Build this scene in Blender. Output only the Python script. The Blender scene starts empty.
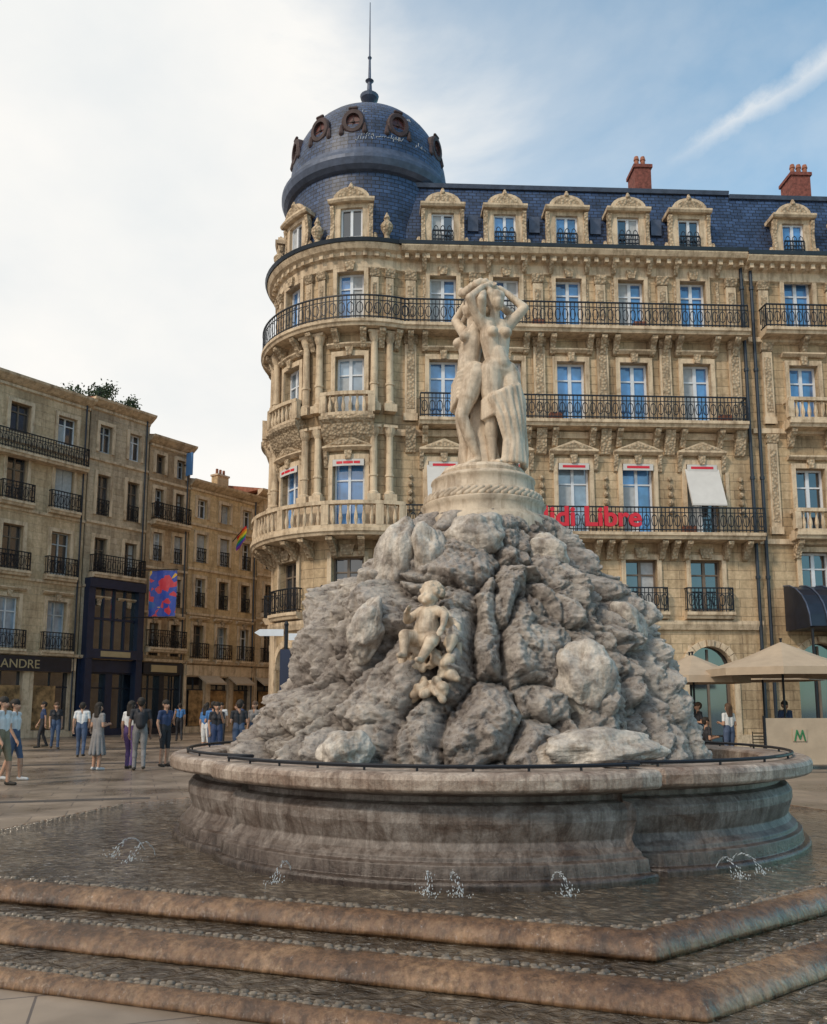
import bpy, bmesh, math, random
import numpy as np
from mathutils import Vector, Matrix, noise
random.seed(7)
rad=math.radians
scene=bpy.context.scene
COL=scene.collection

# ------------------------------------------------------------------ materials
MATS={}
def newmat(name):
    m=bpy.data.materials.new(name); m.use_nodes=True
    nt=m.node_tree; b=nt.nodes['Principled BSDF']
    MATS[name]=m
    return m,nt,b
def N(nt,t,**kw):
    n=nt.nodes.new(t)
    for k,v in kw.items():
        if k in n.inputs: n.inputs[k].default_value=v
        else: setattr(n,k,v)
    return n
def ramp(nt,src,stops):
    r=nt.nodes.new('ShaderNodeValToRGB'); nt.links.new(src,r.inputs[0])
    e=r.color_ramp.elements
    while len(e)<len(stops): e.new(0.5)
    for i,(p,c) in enumerate(stops):
        e[i].position=p; e[i].color=(c[0],c[1],c[2],1) if not isinstance(c,(int,float)) else (c,c,c,1)
    return r.outputs[0]
def mix(nt,a,b,fac,mode='MIX'):
    m=nt.nodes.new('ShaderNodeMix'); m.data_type='RGBA'; m.blend_type=mode
    for s,v in ((m.inputs[6],a),(m.inputs[7],b),(m.inputs[0],fac)):
        if hasattr(v,'is_linked'): nt.links.new(v,s)
        else: s.default_value=v if isinstance(v,(int,float)) else (v[0],v[1],v[2],1)
    return m.outputs[2]
def noisen(nt,tc,scale,detail=6.0,rough=.6,msc=None,dist=0.0):
    n=N(nt,'ShaderNodeTexNoise',Scale=scale,Detail=detail,Roughness=rough,Distortion=dist)
    src=tc.outputs['Object']
    if msc:
        mp=N(nt,'ShaderNodeMapping'); mp.inputs['Scale'].default_value=msc; nt.links.new(src,mp.inputs[0]); src=mp.outputs[0]
    nt.links.new(src,n.inputs['Vector']); return n.outputs['Fac']
def plain(name,c,rough=0.7,metal=0.0,var=0.25,scale=3.0,bump=0.0,bscale=20):
    m,nt,b=newmat(name)
    tc=N(nt,'ShaderNodeTexCoord')
    c0=[x*(1-var) for x in c]; c1=[min(1,x*(1+var)) for x in c]
    nt.links.new(ramp(nt,noisen(nt,tc,scale),[(0.3,c0),(0.7,c1)]),b.inputs['Base Color'])
    b.inputs['Roughness'].default_value=rough; b.inputs['Metallic'].default_value=metal
    if bump>0:
        bp=N(nt,'ShaderNodeBump',Strength=bump,Distance=0.05); nt.links.new(noisen(nt,tc,bscale,5.0),bp.inputs['Height'])
        nt.links.new(bp.outputs[0],b.inputs['Normal'])
    return m
def stone(name,c,bw=0.95,bh=0.36,joint=0.5,stain=0.5,bumpd=0.02):
    m,nt,b=newmat(name)
    uv=N(nt,'ShaderNodeUVMap'); tc=N(nt,'ShaderNodeTexCoord')
    br=N(nt,'ShaderNodeTexBrick'); nt.links.new(uv.outputs[0],br.inputs['Vector'])
    br.inputs['Scale'].default_value=1.0; br.inputs['Brick Width'].default_value=bw; br.inputs['Row Height'].default_value=bh
    br.inputs['Mortar Size'].default_value=0.010; br.inputs['Mortar Smooth'].default_value=0.3
    br.inputs['Color1'].default_value=(c[0],c[1],c[2],1); br.inputs['Color2'].default_value=(c[0]*.84,c[1]*.82,c[2]*.78,1)
    k=1-joint; br.inputs['Mortar'].default_value=(c[0]*k,c[1]*k,c[2]*k,1)
    st=ramp(nt,noisen(nt,tc,.45,8.0,.65,(1.6,1.6,.5)),[(0.36,(1-stain,1-stain*1.05,1-stain*1.1)),(0.58,(1,1,1))])
    sk=ramp(nt,noisen(nt,tc,1.0,7.0,.7,(3.2,3.2,.28)),[(0.34,(.52,.48,.44)),(0.52,(1,1,1))])
    n3=noisen(nt,tc,7.0,7.0,.7)
    st2=ramp(nt,n3,[(0.3,(.72,.69,.64)),(0.65,(1.08,1.06,1.04))])
    col=mix(nt,br.outputs['Color'],st,1.0,'MULTIPLY'); col=mix(nt,col,st2,1.0,'MULTIPLY'); col=mix(nt,col,sk,.75,'MULTIPLY')
    nt.links.new(col,b.inputs['Base Color']); b.inputs['Roughness'].default_value=0.88
    inv=N(nt,'ShaderNodeMath',operation='SUBTRACT'); inv.inputs[0].default_value=1.0; nt.links.new(br.outputs['Fac'],inv.inputs[1])
    ad=N(nt,'ShaderNodeMath',operation='ADD'); nt.links.new(inv.outputs[0],ad.inputs[0])
    ml=N(nt,'ShaderNodeMath',operation='MULTIPLY'); ml.inputs[1].default_value=0.6; nt.links.new(n3,ml.inputs[0]); nt.links.new(ml.outputs[0],ad.inputs[1])
    bp=N(nt,'ShaderNodeBump',Strength=0.8,Distance=bumpd); nt.links.new(ad.outputs[0],bp.inputs['Height']); nt.links.new(bp.outputs[0],b.inputs['Normal'])
    return m
def carved(name,c,scale=9,stain=.45,dist=.05):
    m,nt,b=newmat(name); tc=N(nt,'ShaderNodeTexCoord')
    v=N(nt,'ShaderNodeTexVoronoi',Scale=scale); nt.links.new(tc.outputs['Object'],v.inputs['Vector'])
    k=1-stain
    col=ramp(nt,noisen(nt,tc,1.1,9.0,.7),[(0.33,(c[0]*k,c[1]*k,c[2]*k)),(0.56,c),(.8,(c[0]*1.12,c[1]*1.12,c[2]*1.12))])
    cv=ramp(nt,v.outputs['Distance'],[(0.15,(1,1,1)),(0.7,(.38,.33,.28))])  # shade of the carved hollows painted into the colour
    nt.links.new(mix(nt,col,cv,0.7,'MULTIPLY'),b.inputs['Base Color']); b.inputs['Roughness'].default_value=.9
    bp=N(nt,'ShaderNodeBump',Strength=1.0,Distance=dist); nt.links.new(v.outputs['Distance'],bp.inputs['Height']); bp.invert=True
    nt.links.new(bp.outputs[0],b.inputs['Normal'])
    return m
def trimm(name,c):
    m,nt,b=newmat(name); tc=N(nt,'ShaderNodeTexCoord')
    col=ramp(nt,noisen(nt,tc,2.0,8.0,.7),[(.32,[c[0]*.6,c[1]*.56,c[2]*.52]),(.5,c),(.7,[x*1.1 for x in c])])
    sk=ramp(nt,noisen(nt,tc,1.0,8.0,.72,(4.0,4.0,.45)),[(0.36,(.42,.38,.35)),(0.54,(1,1,1))])
    nt.links.new(mix(nt,col,sk,.75,'MULTIPLY'),b.inputs['Base Color']); b.inputs['Roughness'].default_value=.86
    bp=N(nt,'ShaderNodeBump',Strength=.4,Distance=.04); nt.links.new(noisen(nt,tc,14.0,5.0),bp.inputs['Height']); nt.links.new(bp.outputs[0],b.inputs['Normal'])
stone('limestone',(.64,.495,.33),stain=.45)
stone('limestone_b',(.60,.46,.30),stain=.5)
carved('carved_stone',(.62,.485,.335))
trimm('trim_stone',(.64,.505,.355))
plain('iron',(.012,.014,.02),.5,.3)
plain('white_frame',(.66,.69,.74),.5,0,.08)
plain('blue_frame',(.10,.24,.50),.4,0,.1)
plain('curtain',(.42,.44,.46),.9,0,.15,6)
plain('wood_frame',(.16,.12,.09),.6,0,.2)
plain('awning_white',(.58,.56,.54),.8,0,.06)
plain('gutter',(.03,.04,.055),.45,.4)
plain('brick_chimney',(.19,.06,.045),.9,0,.5,8)
plain('oculus_pane',(.10,.028,.024),.35,0,.5,6)
plain('terracotta',(.30,.12,.075),.9,0,.4,4)
plain('dark_shop',(.012,.016,.028),.35,0,.3)
plain('blue_shop',(.012,.021,.052),.4,0,.2)
plain('sign_cream',(.42,.33,.19),.6,0,.1)
plain('sign_red',(.60,.012,.03),.45,0,.05)
plain('canvas',(.42,.33,.24),.85,0,.1,3)
plain('lead',(.07,.09,.14),.5,.3,.3)
plain('oval_red',(.045,.024,.024),.7,0,.5,4)
def glassm(name,c,r=.06,spec=.9):
    m,nt,b=newmat(name); tc=N(nt,'ShaderNodeTexCoord')
    nt.links.new(ramp(nt,noisen(nt,tc,.9,3.0),[(.35,[x*.5 for x in c]),(.65,[x*1.3 for x in c])]),b.inputs['Base Color'])
    b.inputs['Roughness'].default_value=r; b.inputs['Specular IOR Level'].default_value=spec
    b.inputs['IOR'].default_value=1.8
glassm('glass_sky_reflect',(.07,.22,.50)); glassm('glass_pale',(.25,.34,.44)); glassm('glass_dark',(.014,.022,.035))  # blue panes: sky reflection painted into the base colour
plain('shop_warm',(.30,.18,.08),.6,0,.85,2.5)
m,nt,b=newmat('slate')
uv=N(nt,'ShaderNodeUVMap'); br=N(nt,'ShaderNodeTexBrick'); nt.links.new(uv.outputs[0],br.inputs[0])
br.inputs['Scale'].default_value=1; br.inputs['Brick Width'].default_value=.32; br.inputs['Row Height'].default_value=.2; br.inputs['Mortar Size'].default_value=.018
br.inputs['Color1'].default_value=(.036,.068,.150,1); br.inputs['Color2'].default_value=(.018,.036,.088,1); br.inputs['Mortar'].default_value=(.006,.008,.016,1)
tc=N(nt,'ShaderNodeTexCoord')
nt.links.new(mix(nt,br.outputs[0],ramp(nt,noisen(nt,tc,1.2,8.0,.7),[(.35,.5),(.7,1.7)]),1.0,'MULTIPLY'),b.inputs['Base Color']); b.inputs['Roughness'].default_value=.48
bp=N(nt,'ShaderNodeBump',Strength=.8,Distance=.03); bp.invert=True; nt.links.new(br.outputs['Fac'],bp.inputs['Height']); nt.links.new(bp.outputs[0],b.inputs['Normal'])
# rock
m,nt,b=newmat('tufa_rock')
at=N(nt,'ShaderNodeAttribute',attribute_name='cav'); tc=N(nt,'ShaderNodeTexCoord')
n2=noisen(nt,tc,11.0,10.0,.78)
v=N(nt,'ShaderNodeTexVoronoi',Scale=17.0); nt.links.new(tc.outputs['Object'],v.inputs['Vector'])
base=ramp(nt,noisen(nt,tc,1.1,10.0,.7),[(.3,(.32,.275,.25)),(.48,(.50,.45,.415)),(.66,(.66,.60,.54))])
cav=ramp(nt,at.outputs['Fac'],[(0.0,(.20,.17,.16)),(.42,(.76,.74,.72)),(.9,(1.15,1.14,1.12))])  # crevices darkened in the colour: dirt plus painted occlusion
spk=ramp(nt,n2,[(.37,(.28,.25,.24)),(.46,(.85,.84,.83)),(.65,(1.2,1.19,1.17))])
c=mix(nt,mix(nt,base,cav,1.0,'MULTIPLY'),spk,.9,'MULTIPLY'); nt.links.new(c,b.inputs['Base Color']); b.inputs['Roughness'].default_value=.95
ml=N(nt,'ShaderNodeMath',operation='MULTIPLY_ADD'); nt.links.new(v.outputs['Distance'],ml.inputs[0]); ml.inputs[1].default_value=.5; nt.links.new(n2,ml.inputs[2])
bp=N(nt,'ShaderNodeBump',Strength=1.0,Distance=.055); nt.links.new(ml.outputs[0],bp.inputs['Height']); nt.links.new(bp.outputs[0],b.inputs['Normal'])
def marble(name,c,stain=(.3,.28,.24),lo=.38,hi=.55,scale=2.2,bump=.25,rough=.6,sp=.8):
    m,nt,b=newmat(name); tc=N(nt,'ShaderNodeTexCoord')
    n2=noisen(nt,tc,30.0)
    col=mix(nt,ramp(nt,noisen(nt,tc,scale,10.0,.65),[(lo,stain),(hi,c),(.8,[x*1.12 for x in c])]),ramp(nt,n2,[(.3,sp),(.7,1.08)]),.7,'MULTIPLY')
    col=mix(nt,col,ramp(nt,noisen(nt,tc,1.3,7.0,.7,(7,7,1.0)),[(.36,(.50,.43,.37)),(.52,(1,1,1))]),.75,'MULTIPLY')
    nt.links.new(col,b.inputs['Base Color'])
    b.inputs['Roughness'].default_value=rough
    bp=N(nt,'ShaderNodeBump',Strength=bump,Distance=.02); nt.links.new(n2,bp.inputs['Height']); nt.links.new(bp.outputs[0],b.inputs['Normal'])
marble('statue_marble',(.62,.51,.39),(.38,.30,.22),.33,.52,3.0,.15)
marble('putto_stone',(.60,.49,.37),(.34,.26,.19),.36,.56,5.0,.3)
marble('pale_boulder',(.62,.56,.49),(.32,.28,.25),.36,.58,4.5,.8,.85,.5)
marble('pedestal_stone',(.54,.44,.33),(.3,.24,.18),.3,.5,3.0,.2)
# basin
m,nt,b=newmat('basin_stone'); tc=N(nt,'ShaderNodeTexCoord')
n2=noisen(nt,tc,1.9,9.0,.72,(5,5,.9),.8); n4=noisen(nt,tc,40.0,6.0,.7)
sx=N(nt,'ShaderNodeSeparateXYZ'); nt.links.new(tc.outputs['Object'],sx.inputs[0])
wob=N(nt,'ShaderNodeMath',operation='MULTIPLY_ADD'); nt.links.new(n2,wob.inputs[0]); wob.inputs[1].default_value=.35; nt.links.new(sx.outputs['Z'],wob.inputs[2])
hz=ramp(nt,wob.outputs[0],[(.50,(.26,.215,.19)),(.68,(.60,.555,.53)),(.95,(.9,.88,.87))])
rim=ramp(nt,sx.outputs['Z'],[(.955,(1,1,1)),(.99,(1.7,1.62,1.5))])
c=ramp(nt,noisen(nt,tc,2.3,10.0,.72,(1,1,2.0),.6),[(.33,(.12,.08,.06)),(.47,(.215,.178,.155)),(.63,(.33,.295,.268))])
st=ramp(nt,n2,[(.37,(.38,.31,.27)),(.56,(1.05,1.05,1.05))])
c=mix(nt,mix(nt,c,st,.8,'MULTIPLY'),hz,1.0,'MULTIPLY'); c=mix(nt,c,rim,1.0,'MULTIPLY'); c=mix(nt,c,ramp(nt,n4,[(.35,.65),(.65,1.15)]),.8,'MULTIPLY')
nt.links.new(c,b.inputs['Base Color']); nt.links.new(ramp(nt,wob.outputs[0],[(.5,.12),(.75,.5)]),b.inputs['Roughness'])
bp=N(nt,'ShaderNodeBump',Strength=.4,Distance=.02); nt.links.new(n4,bp.inputs['Height']); nt.links.new(bp.outputs[0],b.inputs['Normal'])
# wet step nosing with flowing film
m,nt,b=newmat('wet_step'); tc=N(nt,'ShaderNodeTexCoord')
fl=noisen(nt,tc,2.0,8.0,.7,(9,9,1.2)); lg=noisen(nt,tc,1.6,10.0,.75)
c=ramp(nt,lg,[(.32,(.045,.024,.013)),(.48,(.150,.082,.042)),(.66,(.31,.195,.11))])
c=mix(nt,c,ramp(nt,fl,[(.38,(.40,.35,.31)),(.6,(1.25,1.2,1.15))]),.9,'MULTIPLY')
foam_glint=ramp(nt,noisen(nt,tc,5.0,8.0,.8,(5,5,1.0)),[(.60,0.0),(.70,.45)])  # bright streaks: froth and wet highlights painted into the colour
c=mix(nt,c,(.55,.53,.50),foam_glint)
nt.links.new(c,b.inputs['Base Color']); b.inputs['Roughness'].default_value=.07; b.inputs['IOR'].default_value=1.55
ad=N(nt,'ShaderNodeMath',operation='MULTIPLY_ADD'); nt.links.new(noisen(nt,tc,20.0,3.0),ad.inputs[0]); ad.inputs[1].default_value=.5; nt.links.new(fl,ad.inputs[2])
bp=N(nt,'ShaderNodeBump',Strength=.8,Distance=.02); nt.links.new(ad.outputs[0],bp.inputs['Height']); nt.links.new(bp.outputs[0],b.inputs['Normal'])
plain('pebble',(.15,.12,.09),.1,0,.7,12)
# shallow rippled water over stone
m,nt,b=newmat('shallow_water'); tc=N(nt,'ShaderNodeTexCoord')
w1=noisen(nt,tc,6.0,4.0,.6,None,1.2); w2=noisen(nt,tc,24.0,3.0,.6)
c=ramp(nt,noisen(nt,tc,1.6,9.0,.75),[(.35,(.06,.044,.03)),(.52,(.135,.103,.073)),(.68,(.27,.215,.155))])
v=N(nt,'ShaderNodeTexVoronoi',Scale=13.0); nt.links.new(tc.outputs['Object'],v.inputs['Vector'])
c=mix(nt,c,ramp(nt,v.outputs['Distance'],[(.2,(1.25,1.25,1.25)),(.6,(.4,.38,.36))]),.7,'MULTIPLY')
foam_sparkle=ramp(nt,noisen(nt,tc,19.0,8.0,.8,None,1.0),[(.575,0.0),(.65,1.0)])  # white specks: froth plus water sparkle painted as colour
fz=ramp(nt,noisen(nt,tc,.9,5.0,.6),[(.40,.08),(.60,.85)])
fm=N(nt,'ShaderNodeMath',operation='MULTIPLY'); nt.links.new(foam_sparkle,fm.inputs[0]); nt.links.new(fz,fm.inputs[1])
c=mix(nt,c,(.62,.61,.58),fm.outputs[0])
nt.links.new(c,b.inputs['Base Color']); b.inputs['Roughness'].default_value=.05; b.inputs['IOR'].default_value=1.5
ma=N(nt,'ShaderNodeMath',operation='MULTIPLY_ADD'); nt.links.new(w2,ma.inputs[0]); ma.inputs[1].default_value=.22; nt.links.new(w1,ma.inputs[2])
bp=N(nt,'ShaderNodeBump',Strength=1.0,Distance=.055); nt.links.new(ma.outputs[0],bp.inputs['Height']); nt.links.new(bp.outputs[0],b.inputs['Normal'])
m,nt,b=newmat('water_drop'); b.inputs['Roughness'].default_value=.1
n=N(nt,'ShaderNodeTexNoise',Scale=9.0); nt.links.new(ramp(nt,n.outputs['Fac'],[(.3,(.42,.47,.52)),(.7,(.66,.71,.74))]),b.inputs['Base Color'])
# pavement
m,nt,b=newmat('pavement'); tc=N(nt,'ShaderNodeTexCoord')
mp=N(nt,'ShaderNodeMapping'); mp.inputs['Rotation'].default_value=(0,0,rad(-18)); nt.links.new(tc.outputs['Object'],mp.inputs[0])
br=N(nt,'ShaderNodeTexBrick'); nt.links.new(mp.outputs[0],br.inputs[0]); br.inputs['Scale'].default_value=1
br.inputs['Brick Width'].default_value=.9; br.inputs['Row Height'].default_value=.6; br.inputs['Mortar Size'].default_value=.008
br.inputs['Color1'].default_value=(.33,.255,.19,1); br.inputs['Color2'].default_value=(.25,.195,.15,1); br.inputs['Mortar'].default_value=(.10,.08,.07,1)
pn=noisen(nt,tc,.5,9.0,.65)
nt.links.new(mix(nt,br.outputs[0],ramp(nt,pn,[(.35,.45),(.65,1.15)]),1.0,'MULTIPLY'),b.inputs['Base Color'])
nt.links.new(ramp(nt,pn,[(.3,.18),(.6,.42)]),b.inputs['Roughness'])
plain('road_band',(.08,.07,.065),.35,0,.3,2)

# ------------------------------------------------------------------ mesh builder
def flat(ox,oy,ang):
    c,s=math.cos(ang),math.sin(ang)
    def F(a,d,z): return Vector((ox+a*c+d*s, oy+a*s-d*c, z))
    F.curved=False
    return F
def cyl(cx,cy,R):
    def F(a,d,z):
        t=a/R; return Vector((cx+(R+d)*math.sin(t),cy-(R+d)*math.cos(t),z))
    F.curved=True
    return F
ID=lambda x,y,z: Vector((x,y,z))
ID.curved=False
class MB:
    def __init__(s): s.v=[];s.f=[];s.m=[];s.uv=[];s.mats=[]
    def mi(s,n):
        if n not in s.mats: s.mats.append(n)
        return s.mats.index(n)
    def add(s,vs,fs,mat,uvs=None):
        o=len(s.v); s.v+=vs; s.uv+=uvs if uvs else [(v[0],v[2]) for v in vs]
        k=s.mi(mat)
        for f in fs: s.f.append([i+o for i in f]); s.m.append(k)
    def box(s,F,s0,s1,d0,d1,z0,z1,mat):
        n=max(1,int(abs(s1-s0)/.35)) if F.curved else 1
        vs=[];uv=[]
        for i in range(n+1):
            a=s0+(s1-s0)*i/n
            for d,z in ((d0,z0),(d1,z0),(d1,z1),(d0,z1)):
                vs.append(F(a,d,z)); uv.append((a-d,z+d*.5))
        fs=[(3,2,1,0),(n*4,n*4+1,n*4+2,n*4+3)]
        for i in range(n):
            for j in range(4):
                fs.append((i*4+j,i*4+(j+1)%4,i*4+4+(j+1)%4,i*4+4+j))
        s.add(vs,fs,mat,uv)
    def prism(s,F,pts,d0,d1,mat):
        n=len(pts)
        vs=[F(a,d0,z) for a,z in pts]+[F(a,d1,z) for a,z in pts]
        uv=[(a,z) for a,z in pts]*2
        fs=[tuple(range(n)),tuple(range(2*n-1,n-1,-1))]+[(i,(i+1)%n,n+(i+1)%n,n+i) for i in range(n)]
        s.add(vs,fs,mat,uv)
    def profile(s,F,s0,s1,pts,mat):
        n=max(1,int(abs(s1-s0)/.35)) if F.curved else 1
        k=len(pts);vs=[];uv=[]
        for i in range(n+1):
            a=s0+(s1-s0)*i/n
            for d,z in pts: vs.append(F(a,d,z)); uv.append((a,z-d))
        fs=[tuple(range(k)),tuple(n*k+j for j in range(k))]
        for i in range(n):
            for j in range(k): fs.append((i*k+j,i*k+(j+1)%k,(i+1)*k+(j+1)%k,(i+1)*k+j))
        s.add(vs,fs,mat,uv)
    def lathe(s,c,prof,mat,n=12,cap=True):
        vs=[];uv=[];fs=[]
        for r,z in prof:
            for j in range(n):
                t=2*math.pi*j/n
                vs.append(Vector((c[0]+r*math.cos(t),c[1]+r*math.sin(t),c[2]+z))); uv.append((3.4*t if r>0.3 else t*.3,z*1.15))
        for i in range(len(prof)-1):
            for j in range(n): fs.append((i*n+j,i*n+(j+1)%n,(i+1)*n+(j+1)%n,(i+1)*n+j))
        if cap:
            fs.append(tuple(range(n-1,-1,-1))); fs.append(tuple((len(prof)-1)*n+j for j in range(n)))
        s.add(vs,fs,mat,uv)
    def cap(s,p0,p1,r0,r1,mat,n=10):
        vs,fs=capsule(p0,p1,r0,r1,n); s.add(vs,fs,mat)
    def obj(s,name,parent=None,smooth=False,recalc=True):
        me=bpy.data.meshes.new(name); me.from_pydata([tuple(v) for v in s.v],[],s.f)
        for k in s.mats: me.materials.append(MATS[k])
        me.polygons.foreach_set('material_index',s.m)
        uvl=me.uv_layers.new(name='UVMap')
        li=np.zeros(len(me.loops),dtype=np.int32); me.loops.foreach_get('vertex_index',li)
        uvl.data.foreach_set('uv',np.array(s.uv,dtype=np.float32)[li].ravel())
        if recalc:
            bm=bmesh.new(); bm.from_mesh(me); bmesh.ops.recalc_face_normals(bm,faces=bm.faces); bm.to_mesh(me); bm.free()
        if smooth: me.polygons.foreach_set('use_smooth',[True]*len(me.polygons))
        me.update()
        o=bpy.data.objects.new(name,me); COL.objects.link(o)
        if parent: o.parent=parent
        return o
def empty(name):
    e=bpy.data.objects.new(name,None); COL.objects.link(e); return e
def capsule(p0,p1,r0,r1,n=12):
    p0=Vector(p0);p1=Vector(p1);ax=p1-p0
    L=ax.length
    ax=ax.normalized() if L>1e-6 else Vector((0,0,1))
    u=ax.orthogonal().normalized(); w=ax.cross(u)
    rings=[]
    for k in (-80,-50,-20,0): rings.append((p0+ax*(r0*math.sin(rad(k))),r0*math.cos(rad(k))))
    for k in (0,20,50,80): rings.append((p1+ax*(r1*math.sin(rad(k))),r1*math.cos(rad(k))))
    vs=[];fs=[]
    for c,r in rings:
        for j in range(n):
            t=2*math.pi*j/n; vs.append(c+u*(r*math.cos(t))+w*(r*math.sin(t)))
    for i in range(len(rings)-1):
        for j in range(n): fs.append((i*n+j,i*n+(j+1)%n,(i+1)*n+(j+1)%n,(i+1)*n+j))
    fs.append(tuple(range(n-1,-1,-1))); fs.append(tuple((len(rings)-1)*n+j for j in range(n)))
    return vs,fs
def sculpt(name,parts,M,voxel,smooth_it=3,parent=None):
    vs=[];fs=[]
    for p in parts:
        v,f=capsule(p[0],p[1],p[2],p[3]); o=len(vs); vs+=v; fs+=[[i+o for i in q] for q in f]
    me=bpy.data.meshes.new('tmp'); me.from_pydata([tuple(v) for v in vs],[],fs)
    o=bpy.data.objects.new('tmp',me); COL.objects.link(o)
    r=o.modifiers.new('r','REMESH'); r.mode='VOXEL'; r.voxel_size=voxel
    s=o.modifiers.new('s','SMOOTH'); s.factor=.5; s.iterations=smooth_it
    dg=bpy.context.evaluated_depsgraph_get()
    nm=bpy.data.meshes.new_from_object(o.evaluated_get(dg))
    bpy.data.objects.remove(o); bpy.data.meshes.remove(me)
    nf=len(nm.polygons); fc=np.zeros(nf*3); nm.polygons.foreach_get('center',fc); fc=fc.reshape(-1,3)
    mats=[]; best=np.full(nf,1e9); idx=np.zeros(nf,dtype=np.int32)
    for p in parts:
        if p[4] not in mats: mats.append(p[4])
        a=np.array(p[0],float);b=np.array(p[1],float);ab=b-a;L=max(ab@ab,1e-9)
        t=np.clip((fc-a)@ab/L,0,1)
        d=np.linalg.norm(fc-(a+t[:,None]*ab),axis=1)-(p[2]+(p[3]-p[2])*t)
        k=d<best; best[k]=d[k]; idx[k]=mats.index(p[4])
    nm.materials.clear()
    for k in mats: nm.materials.append(MATS[k])
    nm.polygons.foreach_set('material_index',idx)
    nm.polygons.foreach_set('use_smooth',[True]*nf)
    nm.transform(M); nm.update(); nm.name=name
    ob=bpy.data.objects.new(name,nm); COL.objects.link(ob)
    if parent: ob.parent=parent
    return ob

# ------------------------------------------------------------------ facade kit
def railing(B,F,s0,s1,d,z,h=1.0,mat='iron',ret=0.0,step=.15):
    B.box(F,s0,s1,d-.03,d+.03,z+h-.05,z+h,mat); B.box(F,s0,s1,d-.02,d+.02,z+.08,z+.12,mat); B.box(F,s0,s1,d-.015,d+.015,z+h-.24,z+h-.21,mat)
    n=max(2,int((s1-s0)/step))
    for i in range(n+1):
        a=s0+(s1-s0)*i/n
        B.box(F,a-.014,a+.014,d-.013,d+.013,z,z+h-.03,mat)
    m=max(1,n//2)
    for i in range(m):
        a=s0+(s1-s0)*(i+.5)/m; r=.5*(s1-s0)/m*.85; zc=z+.45
        pts=[(a+r*math.cos(k*math.pi/4),zc+.26*math.sin(k*math.pi/4)) for k in range(8)]
        ins=[(a+(r-.035)*math.cos(k*math.pi/4),zc+.215*math.sin(k*math.pi/4)) for k in range(8)]
        vs=[F(p[0],d+.016,p[1]) for p in pts+ins]; B.add(vs,[(k,(k+1)%8,8+(k+1)%8,8+k) for k in range(8)],mat)
    if ret>0:
        for a in (s0,s1):
            B.box(F,a-.02,a+.02,d-ret,d-.03,z+h-.05,z+h,mat); B.box(F,a-.02,a+.02,d-ret,d-.03,z+.08,z+.12,mat)
            k=max(1,int(ret/.15))
            for i in range(k): B.box(F,a-.012,a+.012,d-ret*(i+.5)/k-.012,d-ret*(i+.5)/k+.012,z+.12,z+h-.05,mat)
def balustrade(B,F,s0,s1,d,z,h=1.0,ret=0,mat='trim_stone'):
    B.box(F,s0-.08,s1+.08,d-.12,d+.12,z+h-.14,z+h,mat); B.box(F,s0-.05,s1+.05,d-.1,d+.1,z,z+.13,mat)
    n=max(2,int((s1-s0)/.24))
    for i in range(n+1):
        a=s0+(s1-s0)*i/n; p=F(a,d,z+.13); H=h-.27
        if i%7==0 or i==n: B.box(F,a-.12,a+.12,d-.11,d+.11,z+.13,z+h-.14,mat)
        else: B.lathe(p,[(.04,0),(.08,H*.3),(.075,H*.42),(.035,H*.75),(.06,H)],mat,7,False)
    if ret>0:
        for a in (s0,s1):
            B.box(F,a-.09,a+.09,d-ret,d-.12,z+h-.14,z+h-.002,mat); B.box(F,a-.07,a+.07,d-ret,d-.12,z,z+.128,mat)
            for i in range(int(ret/.24)):
                B.lathe(F(a,d-.24*(i+1),z+.13),[(.04,0),(.08,.2),(.075,.3),(.035,.55),(.06,h-.27)],mat,7,False)
def slab(B,F,s0,s1,dep,z,mat='trim_stone',brk=None):
    B.profile(F,s0,s1,[(0.003,z),(dep,z),(dep,z-.12),(dep-.06,z-.16),(dep-.1,z-.26),(.003,z-.3)],mat)
    for a in (brk or []):
        B.profile(F,a-.11,a+.11,[(.004,z-.3),(dep-.15,z-.3),(dep-.18,z-.42),(dep*.45,z-.62),(.16,z-.95),(.004,z-1.0)],'carved_stone')
def window(B,F,s,w,z0,z1,d=-.26,glass='glass_sky_reflect',frame='white_frame',leaf=2,trans=True,t=.07):
    h=z1-z0
    B.box(F,s-w/2,s+w/2,d-.05,d-.03,z0,z1,glass)
    B.box(F,s-w/2,s-w/2+t,d-.03,d+.03,z0,z1,frame); B.box(F,s+w/2-t,s+w/2,d-.03,d+.03,z0,z1,frame)
    B.box(F,s-w/2+t,s+w/2-t,d-.03,d+.028,z1-t,z1,frame); B.box(F,s-w/2+t,s+w/2-t,d-.03,d+.028,z0,z0+.12,frame)
    if leaf==2: B.box(F,s-t*.8,s+t*.8,d-.03,d+.035,z0+.12,z1-t,frame)
    if trans:
        zt=z0+h*.72; B.box(F,s-w/2+t,s-t*.8,d-.03,d+.026,zt-.03,zt+.03,frame); B.box(F,s+t*.8,s+w/2-t,d-.03,d+.026,zt-.03,zt+.03,frame)
    r=random.random()
    if r<.4:
        x0=s-w/2+t if r<.2 else s+t*.8
        B.box(F,x0,x0+w/2-t*1.8,d-.03,d-.022,z0+.12,z1-t-(h*.28 if r<.1 else 0),'curtain')
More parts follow.
